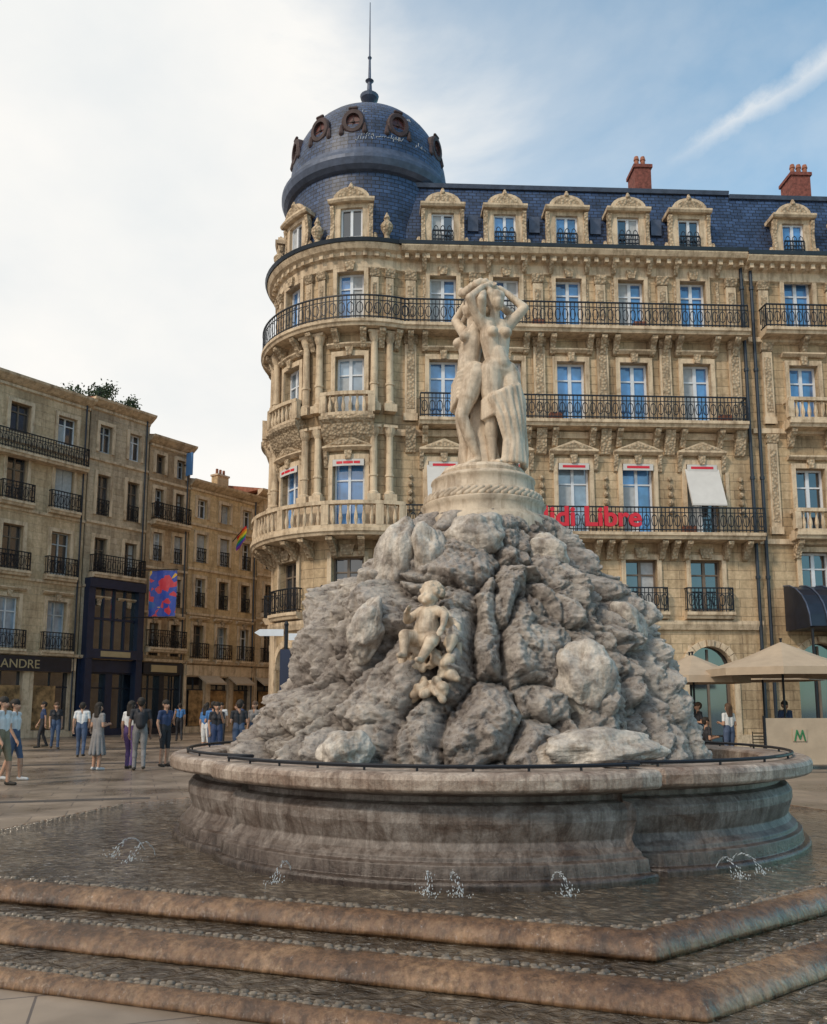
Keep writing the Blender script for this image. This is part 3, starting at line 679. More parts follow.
F2,L2=townhouse('town_house',-17.75,45.07,-15.5,48.2,18.1,4,2,'facade_grey','blue_shop',extra=ex2,chim=(),bal=0)
F3,L3=townhouse('town_house',-15.45,48.27,-13.7,50.7,17.0,5,2,'facade_brown','dark_shop',chim=(.5,),bal=0,extra=ex3)
F4,L4=townhouse('town_house',-13.65,50.77,-10.4,55.4,15.0,4,3,'facade_yellow','trim_stone',extra=ex4,chim=(.15,.9),bal=1)
F5,L5=townhouse('town_house',-10.35,55.47,-3.0,65.0,15.6,4,5,'facade_cream','trim_stone',extra=ex4,bal=2)
townhouse('town_house',-34,22.2,-25.45,34.23,18.5,4,5,'facade_grey','dark_shop')
p=F1(L1-3.2,.21,3.45); o,_=text_mesh('shop_sign','ANDRE',.62,'sign_cream'); o.matrix_world=Matrix.Translation(p)@Matrix.Rotation(ang,4,'Z')@Matrix.Rotation(rad(90),4,'X')
plain('leaf',(.05,.075,.03),.7,0,.5,5)
def shrub(name,c,r,n=900):
    S=MB(); c=Vector(c)
    for k in range(5):
        q=c+Vector((random.uniform(-1,1)*r*.8,random.uniform(-.4,.4),0)); S.cap(q,q+Vector((random.uniform(-.3,.3),0,r*.9)),.05,.02,'iron',5)
    cl=[c+Vector((random.uniform(-1,1)*r,random.uniform(-.6,.6),random.uniform(.2,1)*r)) for _ in range(12)]
    for k in range(n):
        q=random.choice(cl)+Vector([random.gauss(0,.2) for _ in range(3)]); a=Vector([random.gauss(0,1) for _ in range(3)]).normalized()*.09; b2=a.orthogonal().normalized()*.05
        S.add([q-a,q+b2,q+a,q-b2],[(0,1,2,3)],'leaf')
    S.obj(name,recalc=False)
shrub('roof_terrace_shrub',F2(.6,-.7,18.4),1.0); shrub('roof_terrace_shrub',F2(2.6,-.8,18.4),.7,600); shrub('roof_terrace_shrub',F1(L1-.8,-.8,18.2),.6,400)
m,nt,b_=newmat('banner_print'); tc=N(nt,'ShaderNodeTexCoord'); v=N(nt,'ShaderNodeTexVoronoi',Scale=3.2); nt.links.new(tc.outputs['Object'],v.inputs['Vector'])
nt.links.new(ramp(nt,v.outputs['Color'],[(.0,(.02,.05,.30)),(.45,(.02,.06,.34)),(.55,(.45,.03,.05)),(.75,(.55,.32,.03)),(.82,(.02,.09,.3))]),b_.inputs['Base Color'])
nt.nodes[-1].color_ramp.interpolation='CONSTANT'
S=MB(); Fb=flat(-14.6,46.6,rad(-8))
vs=[];fs=[]
for i in range(9):
    for j in range(9): vs.append(Fb(-.0+1.55*i/8,.06*math.sin(i*1.1+j*.4),6.45+2.55*j/8))
for i in range(8):
    for j in range(8): fs.append((i*9+j,i*9+9+j,i*9+10+j,i*9+j+1))
S.add(vs,fs,'banner_print'); S.cap(Fb(-1.5,0,9.05),Fb(1.6,0,9.05),.03,.03,'iron',6); S.cap(Fb(-1.5,0,6.4),Fb(1.6,0,6.4),.03,.03,'iron',6)
S.obj('street_banner',recalc=False)
for k,c in enumerate([(.6,.02,.02),(.75,.25,.02),(.75,.6,.03),(.03,.35,.08),(.03,.1,.5),(.25,.03,.35)]): plain('flag_%d'%k,c,.8,0,.1)
S=MB(); q=F4(L4-2.2,.1,12.0); tip=F4(L4-2.3,1.4,12.9); S.cap(q,tip,.03,.02,'iron',6)
for k in range(6):
    vs=[]
    for i in range(7):
        t=i/6; base=q.lerp(tip,.3+.7*t)
        for j in (k,k+1): vs.append(base+Vector((.04*math.sin(t*6+j),.03*math.cos(t*5),-.03-j*.15)))
    S.add(vs,[(i*2,i*2+2,i*2+3,i*2+1) for i in range(6)],'flag_%d'%k)
S.obj('rainbow_flag',recalc=False)
S=MB(); S.box(F3,L3-.5,L3-.42,.2,.75,15.4,16.8,'blue_frame'); S.cap(F3(L3-.46,0,16.1),F3(L3-.46,.3,16.1),.04,.04,'iron',6); S.obj('hanging_shop_sign')

# ------------------------------------------------------------------ ground
S=MB(); S.add([ID(-400,-200,0),ID(400,-200,0),ID(400,700,0),ID(-400,700,0)],[(0,1,2,3)],'pavement'); S.obj('plaza_pavement',recalc=False)
S=MB()
for (x0,y0,x1,y1,w) in ((-26,17.5,-5,25.5,.55),(-30,26,-8,33,.9),(-14,12.4,-4.6,15.2,.3),(-6,22,25,20,.5)):
    d=Vector((x1-x0,y1-y0,0)).normalized(); nrm=Vector((-d.y,d.x,0))*w/2; a=Vector((x0,y0,.004)); c=Vector((x1,y1,.004))
    S.add([a-nrm,c-nrm,c+nrm,a+nrm],[(0,1,2,3)],'road_band')
S.obj('paving_bands',recalc=False)

# ------------------------------------------------------------------ fountain steps
FC=Vector((.70,9.30,0))
polyA=[(-4.1,6.73),(1.33,4.91),(4.5,7.25),(5.4,10.3),(4.3,13.0),(1,14.2),(-2.4,13.3),(-3.95,11.4),(-4.45,9.0)]
def offs(poly,d):
    n=len(poly);out=[]
    for i in range(n):
        p0=Vector(poly[i-1]);p=Vector(poly[i]);p1=Vector(poly[(i+1)%n])
        e0=(p-p0).normalized();e1=(p1-p).normalized()
        n0=Vector((e0.y,-e0.x));n1=Vector((e1.y,-e1.x))
        m_=(n0+n1).normalized(); out.append(tuple(p+m_*(d/max(.3,m_.dot(n0)))))
    return out
STEPS=empty('fountain_steps'); WATER=empty('fountain_water')
tiers=[(0,.33,.12,.15),(.50,.20,.115,.20),(.98,.085,.08,.10)]
for ti,(o_,zt,rh,rw) in enumerate(tiers):
    S=MB(); pr=[(-rw-.04,zt-.02)]+[(-rw+rw*math.sin(rad(a)),zt-rh+rh*math.cos(rad(a))) for a in range(0,91,10)]+[(-.02,zt-rh-.004),(-.02,0)]
    n=len(polyA); SEG=90
    base=[offs(polyA,o_+pd) for pd,_ in pr]
    vs=[];fs=[]; cnt=n*SEG
    for (pd,pz),bb in zip(pr,base):
        for j in range(n):
            a=Vector(bb[j]);b2=Vector(bb[(j+1)%n])
            for k in range(SEG):
                q=a.lerp(b2,k/SEG); w_=.007*noise.noise(Vector((q.x*3,q.y*3,pz*9)))+.005*noise.noise(Vector((q.x*11,q.y*11,pz*5)))
                if k==0: w_=0
                vs.append(Vector((q.x,q.y,max(0,pz+w_))))
    for i in range(len(pr)-1):
        for j in range(cnt): fs.append((i*cnt+j,i*cnt+(j+1)%cnt,(i+1)*cnt+(j+1)%cnt,(i+1)*cnt+j))
    S.add(vs,fs,'wet_step'); S.obj('nosing_%d'%(ti+1),STEPS,smooth=True)
    S=MB()
    for row in range(2):
        pl=offs(polyA,o_-rw-.02-.05*row)
        for j in range(n):
            a=Vector(pl[j]);b2=Vector(pl[(j+1)%n]); L=(b2-a).length; k=int(L/.055)
            if min(a.y,b2.y)>9: continue
            for i in range(k):
                q=a.lerp(b2,(i+.5)/k); r=random.uniform(.012,.022)
                if random.random()<.18: continue
                x,y=q.x+random.uniform(-.012,.012),q.y+random.uniform(-.012,.012)
                S.cap((x-.008,y,zt-.010),(x+.01,y,zt-.008),r,r*.85,'pebble',6)
    S.obj('pebble_edge_%d'%(ti+1),STEPS,smooth=True)
    S=MB(); pp=offs(polyA,o_-rw+.01); S.add([Vector((p[0],p[1],zt-.006)) for p in pp],[tuple(range(n))],'shallow_water')
    S.obj('water_sheet_%d'%(ti+1),WATER,recalc=False)

# ------------------------------------------------------------------ basin
def outline():
    pts=[]; rot=rad(-15)
    def P(a,r):
        t=a+rot; pts.append((FC.x+r*.965*math.sin(t),FC.y-r*.965*math.cos(t)))
    H=35
    for half in (0,180):
        for k in range(-14,15):
            a=H*k/14; bulge=3.14+.15*math.cos(rad(a*90/H)); P(rad(half+a),bulge)
        P(rad(half+H+.5),2.90)
        for k in range(1,28):
            a=H+.6+(180-2*H-1.2)*k/28; u=(k/28-.5)*2; P(rad(half+a),2.90+.37*math.cos(u*math.pi/2)**.6)
        P(rad(half+180-H-.5),2.90)
    return pts
OUT=outline()
def nrm_off(poly,ds):
    n=len(poly);out=[]
    for i in range(n):
        p0=Vector(poly[i-1]);p=Vector(poly[i]);p1=Vector(poly[(i+1)%n])
        e=(p1-p0).normalized(); out.append(p+Vector((e.y,-e.x))*ds)
    return out
BAS=empty('fountain_basin')
prof=[(.06,.25),(.06,.365),(.045,.385),(.0,.39),(-.01,.485),(-.05,.50),(-.055,.53),(-.10,.57),(-.125,.62),(-.105,.68),(-.08,.76),(-.08,.83),(-.12,.885),(-.185,.90),(-.185,.945),(-.12,.95),(-.07,.965),(.04,.985),(.085,.99),(.105,1.01),(.11,1.08),(.095,1.115),(.06,1.13),(-.30,1.13),(-.34,1.11),(-.36,.95),(-.36,.6)]
S=MB(); n=len(OUT)
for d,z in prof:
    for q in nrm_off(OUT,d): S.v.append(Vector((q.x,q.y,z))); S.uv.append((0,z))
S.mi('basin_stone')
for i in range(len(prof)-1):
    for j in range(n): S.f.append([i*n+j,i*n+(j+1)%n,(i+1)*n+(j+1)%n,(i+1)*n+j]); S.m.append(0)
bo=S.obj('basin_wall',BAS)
md=bo.modifiers.new('b','BEVEL'); md.width=.010; md.segments=2; md.limit_method='ANGLE'; md.angle_limit=rad(35)
S=MB(); q=nrm_off(OUT,-.35); S.add([Vector((v_.x,v_.y,1.02)) for v_ in q],[tuple(range(n))],'shallow_water'); S.obj('basin_water',WATER,recalc=False)
S=MB(); rp=nrm_off(OUT,-.06)
for j in range(n):
    a=rp[j];b2=rp[(j+1)%n]
    if (b2-a).length<.01: continue
    S.cap((a.x,a.y,1.165),(b2.x,b2.y,1.165),.015,.015,'iron',6)
    if j%3==0: S.cap((a.x,a.y,1.12),(a.x,a.y,1.165),.010,.010,'iron',6)
S.obj('rim_rail',BAS)
# ------------------------------------------------------------------ rock
def rock_r(z,side):
    zs=[.90,1.25,1.7,2.1,2.6,2.8,3.0,3.2,3.5,3.62,3.70]
    l=[2.90,2.74,2.32,2.10,1.94,1.78,1.42,1.18,.94,.80,.6]
    r=[2.38,2.26,2.16,2.02,1.80,1.6,1.38,1.15,.92,.80,.6]
    a=np.interp(z,zs,l);b_=np.interp(z,zs,r); k=(side+1)/2
    return a*(1-k)+b_*k
RX,RY=.76,9.3
NT,NZ=700,320
BOUL=[((-.13,8.35,3.02),(.26,.3,.42),18),((.17,8.22,3.05),(.19,.24,.34),-8),((.66,8.36,3.28),(.32,.3,.27),10),((-.43,7.80,2.30),(.18,.24,.30),20),((1.50,7.50,1.83),(.28,.24,.34),-10),
    ((1.50,6.98,1.24),(.55,.3,.17),-4),((2.10,8.40,2.38),(.2,.3,.28),-15),((1.36,8.55,3.12),(.26,.3,.22),25),((-.55,7.0,1.22),(.22,.25,.2),0)]
vs=[];cav=[]
for i in range(NZ):
    z=.90+(3.70-.90)*i/(NZ-1)
    for j in range(NT):
        t=2*math.pi*j/NT; cx,sy=math.cos(t),math.sin(t)
        r=rock_r(z,cx)*(1-.10*abs(sy))
        p=Vector((cx*r,sy*r,z*.55))
        wv=Vector((noise.noise(p*1.3),noise.noise(p*1.3+Vector((9,2,4))),noise.noise(p*1.3+Vector((3,7,1)))))*.5
        dd,_=noise.voronoi((p+wv)*1.35,distance_metric='DISTANCE',exponent=2.5)
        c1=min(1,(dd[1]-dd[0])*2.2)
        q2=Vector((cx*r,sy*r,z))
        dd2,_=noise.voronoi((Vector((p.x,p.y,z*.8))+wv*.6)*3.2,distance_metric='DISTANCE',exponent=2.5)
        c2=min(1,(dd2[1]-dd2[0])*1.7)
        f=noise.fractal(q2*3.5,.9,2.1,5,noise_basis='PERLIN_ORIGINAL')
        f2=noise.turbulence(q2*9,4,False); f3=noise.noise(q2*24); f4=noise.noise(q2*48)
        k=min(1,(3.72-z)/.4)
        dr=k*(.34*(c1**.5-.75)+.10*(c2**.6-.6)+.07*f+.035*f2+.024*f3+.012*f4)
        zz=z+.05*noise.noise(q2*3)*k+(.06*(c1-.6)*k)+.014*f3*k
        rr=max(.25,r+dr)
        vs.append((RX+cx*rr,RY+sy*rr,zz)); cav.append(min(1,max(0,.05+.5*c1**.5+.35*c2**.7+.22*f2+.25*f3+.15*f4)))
fs=[(i*NT+j,i*NT+(j+1)%NT,(i+1)*NT+(j+1)%NT,(i+1)*NT+j) for i in range(NZ-1) for j in range(NT)]
fs.append(tuple((NZ-1)*NT+j for j in range(NT)))
ROCK=empty('fountain_rock_mound')
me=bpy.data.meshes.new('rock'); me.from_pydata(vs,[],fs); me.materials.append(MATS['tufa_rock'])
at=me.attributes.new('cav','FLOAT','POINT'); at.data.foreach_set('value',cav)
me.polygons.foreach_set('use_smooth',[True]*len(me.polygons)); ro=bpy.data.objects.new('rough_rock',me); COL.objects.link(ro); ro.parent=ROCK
def boulder(c,h,rot=0,seed=0,mat='pale_boulder'):
    bm=bmesh.new(); bmesh.ops.create_icosphere(bm,subdivisions=6,radius=1)
    for v_ in bm.verts:
        q=v_.co.copy(); s=Vector((seed*3.1,seed*1.7,seed))
        dd,_=noise.voronoi(q*.9+s,distance_metric='DISTANCE',exponent=2.5)
        v_.co=q*(1+.30*noise.noise(q*1.3+s)+.10*noise.noise(q*3+s)+.12*min(1,(dd[1]-dd[0]))-.08-.03*noise.turbulence(q*4+s,4,False))+q*.015*noise.noise(q*12)
    bm.transform(Matrix.Translation(c)@Matrix.Rotation(rad(rot),4,'Y')@Matrix.Diagonal((h[0],h[1],h[2],1)))
    me=bpy.data.meshes.new('b'); bm.to_mesh(me); bm.free(); me.materials.append(MATS[mat]); me.polygons.foreach_set('use_smooth',[True]*len(me.polygons))
    o=bpy.data.objects.new('smooth_boulder',me); COL.objects.link(o); o.parent=ROCK
for k,(c,h,r) in enumerate(BOUL): boulder(Vector(c)+Vector((0,.06,0)),h,r,k+2)
# ------------------------------------------------------------------ pedestal
PZ=-.13
S=MB(); S.lathe((.78,9.3,PZ),[(.74,3.55),(.74,3.70),(.70,3.74),(.67,3.78),(.67,3.86),(.70,3.90),(.66,3.93),(.62,3.95),(.62,4.00),(.60,4.04),(.575,4.06),(.57,4.16),(.585,4.18),(.58,4.2),(.54,4.23),(.50,4.24),(.0,4.24)],'pedestal_stone',64,False)
for k in range(52):
    t=2*math.pi*k/52; t2=t+.15
    S.cap((.78+.645*math.cos(t),9.3+.645*math.sin(t),3.935+PZ),(.78+.635*math.cos(t2),9.3+.635*math.sin(t2),3.995+PZ),.034,.028,'pedestal_stone',8)
S.obj('fountain_pedestal',smooth=True)
# ------------------------------------------------------------------ three graces
def arm_hand(parts,wr,hd,mat,s=1.0,curl=.3):
    wr=Vector(wr);hd=Vector(hd); d=(hd-wr).normalized(); sd=d.orthogonal().normalized()
    pm=wr+d*.075*s
    parts.append((wr,pm,.026*s,.034*s,mat)); nn=d.cross(sd)
    for i,(o,L) in enumerate(((-.027,.062),(-.009,.075),(.009,.07),(.027,.055))):
        a=pm+sd*o*s+d*.02*s; b_=a+d*L*.55*s+nn*curl*.02*s; c_=b_+d*L*.35*s+nn*curl*.05*s
        parts.append((a,b_,.0105*s,.009*s,mat)); parts.append((b_,c_,.009*s,.0075*s,mat))
    a=wr+d*.03*s-sd*.025*s; parts.append((a,a-sd*.035*s+d*.035*s,.012*s,.009*s,mat))
def grace(idx,loc,yaw,drape,lean=0):
    m='statue_marble'; P=[]
    def c(a,b_,r0,r1): P.append((a,b_,r0,r1,m))
    hx=.03
    c((-.09+hx,0,.92),(-.095+hx,-.02,.70),.112,.095); c((-.095+hx,-.02,.70),(-.07,-.025,.50),.088,.062); c((-.07,-.02,.48),(-.055,.015,.32),.062,.063); c((-.055,.015,.32),(-.04,.02,.09),.058,.036)
    c((-.04,.03,.04),(-.055,-.13,.03),.038,.026); c((-.055,-.1,.025),(-.06,-.17,.018),.03,.018)
    c((.10+hx,0,.89),(.13,-.07,.68),.112,.092); c((.13,-.07,.68),(.11,-.12,.50),.085,.062); c((.11,-.12,.49),(.12,-.03,.30),.06,.06); c((.12,-.03,.30),(.13,.06,.12),.055,.034); c((.13,.07,.10),(.14,-.07,.03),.034,.022)
    c((-.07+hx,.0,.95),(.08+hx,.0,.94),.115,.11); c((-.07+hx,.06,.91),(-.07+hx,.05,.95),.09,.085); c((.08+hx,.06,.90),(.08+hx,.05,.94),.09,.085)
    c((.02,-.03,1.0),(.0,-.025,1.1),.105,.09); c((-.035,0,1.06),(-.06,.0,1.25),.078,.098); c((.04,0,1.06),(.045,0,1.27),.078,.096)
    c((-.06,0,1.25),(-.075,.01,1.36),.095,.075); c((.05,0,1.26),(.065,.01,1.37),.09,.075)
    c((-.075,-.085,1.285),(-.078,-.10,1.28),.055,.052); c((.06,-.085,1.295),(.063,-.10,1.29),.055,.052)
    c((-.15,.01,1.41),(.14,.01,1.42),.052,.052); c((-.01,.01,1.42),(-.005,-.005,1.55),.052,.044)
    c((.0,-.01,1.59),(.005,.005,1.66),.068,.086); c((.0,-.055,1.565),(.0,-.06,1.60),.042,.05); c((.0,-.10,1.605),(.0,-.095,1.63),.013,.008)
    c((.0,.05,1.66),(.0,.10,1.65),.08,.055); c((-.05,.0,1.70),(.05,.0,1.70),.05,.05); c((0,.12,1.62),(0,.14,1.60),.05,.045)
    for k in range(14):
        a=k*.9; c((.075*math.cos(a),.03+.06*math.sin(a),1.66+.05*math.sin(k*1.7)),(.085*math.cos(a+.3),.03+.07*math.sin(a+.3),1.67+.05*math.sin(k*1.7)),.022,.018)
    c((-.155,.01,1.42),(-.28,-.04,1.60),.056,.045); c((-.28,-.04,1.60),(-.13,.0,1.76),.044,.029); arm_hand(P,(-.13,.0,1.76),(-.03,.02,1.80),m)
    c((.145,.01,1.42),(.28,-.05,1.59),.056,.045); c((.28,-.05,1.59),(.14,.04,1.76),.044,.029); arm_hand(P,(.14,.04,1.76),(.05,.06,1.81),m)
    c((-.12,.01,1.37),(-.17,0,1.47),.055,.05); c((.11,.01,1.38),(.16,0,1.47),.055,.05)
    random.seed(50+idx)
    def strand(pts,r0,r1):
        for i in range(len(pts)-1):
            t0=i/(len(pts)-1);t1=(i+1)/(len(pts)-1); c(pts[i],pts[i+1],r0+(r1-r0)*t0,r0+(r1-r0)*t1)
    if drape==0:
        for k in range(7): strand([(.19,.06,.86-.022*k),(.17,-.09,.80-.025*k),(.04,-.16,.73-.03*k),(-.09,-.13,.66-.03*k),(-.15,-.02,.62-.028*k),(-.10,.12,.66-.025*k)],.021,.019)
        for k in range(15):
            u=k/14; x0=-.13+.30*u; y0=-.12-.05*math.sin(u*3.1)
            strand([(x0,y0,.62+.16*u),(x0*.8+.05,y0-.02-.02*math.sin(k*1.9),.44),(x0*.62+.09,y0-.02,.24+.02*math.sin(k)),(x0*.75+.08+.012*math.sin(k*2.2),y0-.03,.03)],.019+.006*math.sin(k*2.4),.020+.007*math.sin(k*1.7))
        for k in range(12):
            u=k/11; a=rad(80-190*u); strand([(.03+.15*math.sin(a+1.6),.13*abs(math.cos(a*.5)),.72),(.05+.17*math.sin(a+1.6),.12,.4),(.06+.19*math.sin(a+1.6),.13,.03)],.032,.036)
        strand([(.20,.0,.86),(.24,-.05,.66),(.22,-.08,.42),(.26,-.04,.20),(.25,-.05,.04)],.036,.04); strand([(.21,.05,.86),(.27,.0,.6),(.26,.0,.3),(.28,.03,.04)],.03,.036)
    else:
        for k in range(7): strand([(.19,.02,.98-.035*k),(.05,-.13,.93-.04*k),(-.12,-.11,.86-.04*k),(-.17,.05,.80-.035*k),(-.02,.16,.84-.03*k),(.15,.12,.92-.03*k)],.024,.022)
        for k in range(9): strand([(.10-.035*k,.14,.82),(.12-.04*k,.19,.55),(.10-.035*k+.02*math.sin(k),.2,.3),(.14-.045*k,.22,.03)],.03,.036)
        for k in range(4): strand([(-.16+.02*k,.03+.03*k,.8),(-.19+.02*k,.06,.5),(-.19+.02*k,.05,.2),(-.2,.06,.03)],.032,.04)
    M=Matrix.Translation(loc)@Matrix.Rotation(rad(lean),4,'Y')@Matrix.Rotation(rad(yaw),4,'Z')@Matrix.Scale(1.20,4)
    return sculpt('grace_%d'%(idx+1),P,M,.0100,2,parent=GR)
GR=empty('three_graces_statue'); SZ=4.19
grace(0,(.78+.15,9.3-.18,SZ),20,0); grace(1,(.78-.20,9.3-.03,SZ),-66,1,3); grace(2,(.78+.06,9.3+.22,SZ),150,1)
P=[((.78,9.32,SZ-.05),(.78,9.32,5.6),.2,.08,'statue_marble')]
for k in range(24):
    t=k/24*2*math.pi; P.append(((.78+.22*math.cos(t),9.3+.16*math.sin(t),6.34+.04*math.sin(3*t)),(.78+.23*math.cos(t+.2),9.3+.17*math.sin(t+.2),6.37+.04*math.sin(3*t+.5)),.042+.012*math.sin(k*2.3),.032,'statue_marble'))
sculpt('trunk_and_garland',P,Matrix.Identity(4),.012,1,parent=GR)
S=MB(); S.lathe((.78,9.3,4.105),[(.47,0),(.48,.05),(.45,.09),(.0,.09)],'statue_marble',40,False); S.obj('plinth',GR)
# ------------------------------------------------------------------ cherub
def putto(name,loc,yaw,sc):
    m='putto_stone';P=[]
    def c(a,b_,r0,r1): P.append((a,b_,r0,r1,m))
    c((0,.0,.16),(0,.0,.28),.15,.145); c((0,-.03,.24),(0,-.02,.40),.14,.12); c((-.1,.0,.46),(.1,0,.46),.075,.075); c((0,0,.46),(0,-.02,.54),.06,.055)
    c((0,-.02,.62),(0,0,.68),.105,.115); c((-.05,-.09,.60),(.05,-.09,.60),.05,.05); c((0,-.135,.63),(0,-.13,.65),.018,.012); c((0,-.11,.565),(0,-.115,.56),.035,.03)
    for k in range(60):
        a=random.uniform(0,6.28); e=random.uniform(-.1,1.4); x=.13*math.cos(a)*math.cos(e);y=.03+.125*math.sin(a)*math.cos(e);z=.67+.14*math.sin(e)
        if y<-.05 and z<.74: continue
        c((x,y,z),(x+.015,y,z+.01),.036,.022)
    c((-.13,0,.46),(-.24,-.08,.36),.06,.05); c((-.24,-.08,.36),(-.17,-.2,.42),.048,.034); arm_hand(P,(-.17,-.2,.42),(-.10,-.26,.44),m,1.0)
    c((.13,0,.46),(.25,-.05,.40),.06,.05); c((.25,-.05,.40),(.30,-.14,.26),.048,.034); arm_hand(P,(.30,-.14,.26),(.31,-.2,.18),m,1.0)
    c((-.08,-.02,.14),(-.13,-.25,.14),.10,.075); c((-.13,-.25,.14),(-.10,-.28,-.08),.072,.045); c((-.10,-.28,-.09),(-.1,-.38,-.11),.042,.03)
    c((.08,-.02,.14),(.19,-.2,.06),.10,.075); c((.19,-.2,.06),(.12,-.26,-.14),.072,.045); c((.12,-.26,-.15),(.14,-.36,-.16),.042,.03)
    for k in range(8): c((.12+.03*k,.10,.50-.03*k),(.22+.02*k,.14,.25-.04*k),.05,.035)
    for k in range(8): c((-.12-.02*k,.10,.50-.04*k),(-.20-.012*k,.12,.22-.03*k),.05,.035)
    for k in range(60):
        x=random.uniform(-.34,.34); z=random.uniform(-.5,.14); y=.02+random.uniform(-.08,.05)
        c((x,y,z),(x+random.uniform(-.09,.09),y+random.uniform(-.05,.05),z-random.uniform(.02,.12)),random.uniform(.035,.08),random.uniform(.02,.06))
    return sculpt(name,P,Matrix.Translation(loc)@Matrix.Rotation(rad(yaw),4,'Z')@Matrix.Rotation(rad(-8),4,'X')@Matrix.Scale(sc,4),.010,2)
random.seed(5)
putto('cherub_statue',(.11,7.50,2.07),-35,.78)

# ------------------------------------------------------------------ water jets
S=MB()
random.seed(9)
for (x,y,dx,dy) in ((-2.35,7.7,-.2,-.25),(-2.2,7.5,-.12,-.28),(.10,6.22,.0,-.25),(.25,6.2,.05,-.25),(.95,6.2,.10,-.25),(2.3,6.75,.12,-.22),(2.45,6.9,.2,-.2),(-.9,6.6,-.1,-.25)):
    for k in range(60):
        t=k/59; sp=.003+.022*t*t; hx=x+dx*t+random.gauss(0,sp); hy=y+dy*t+random.gauss(0,sp); hz=.34+.50*t*(1-t)+random.gauss(0,.004)
        r=random.uniform(.0010,.0026); S.cap((hx,hy,hz),(hx+dx*.035,hy+dy*.035,hz+.50*(1-2*t)*.035),r,r,'water_drop',5)
    for k in range(40):
        a=random.uniform(0,6.28); q=abs(random.gauss(0,.05)); hz=.33+abs(random.gauss(0,.025))
        r=random.uniform(.0012,.0032); S.cap((x+dx+q*math.cos(a),y+dy+q*math.sin(a),hz),(x+dx+q*math.cos(a),y+dy+q*math.sin(a),hz+.005),r,r,'water_drop',5)
S.obj('water_jets',WATER,smooth=True)

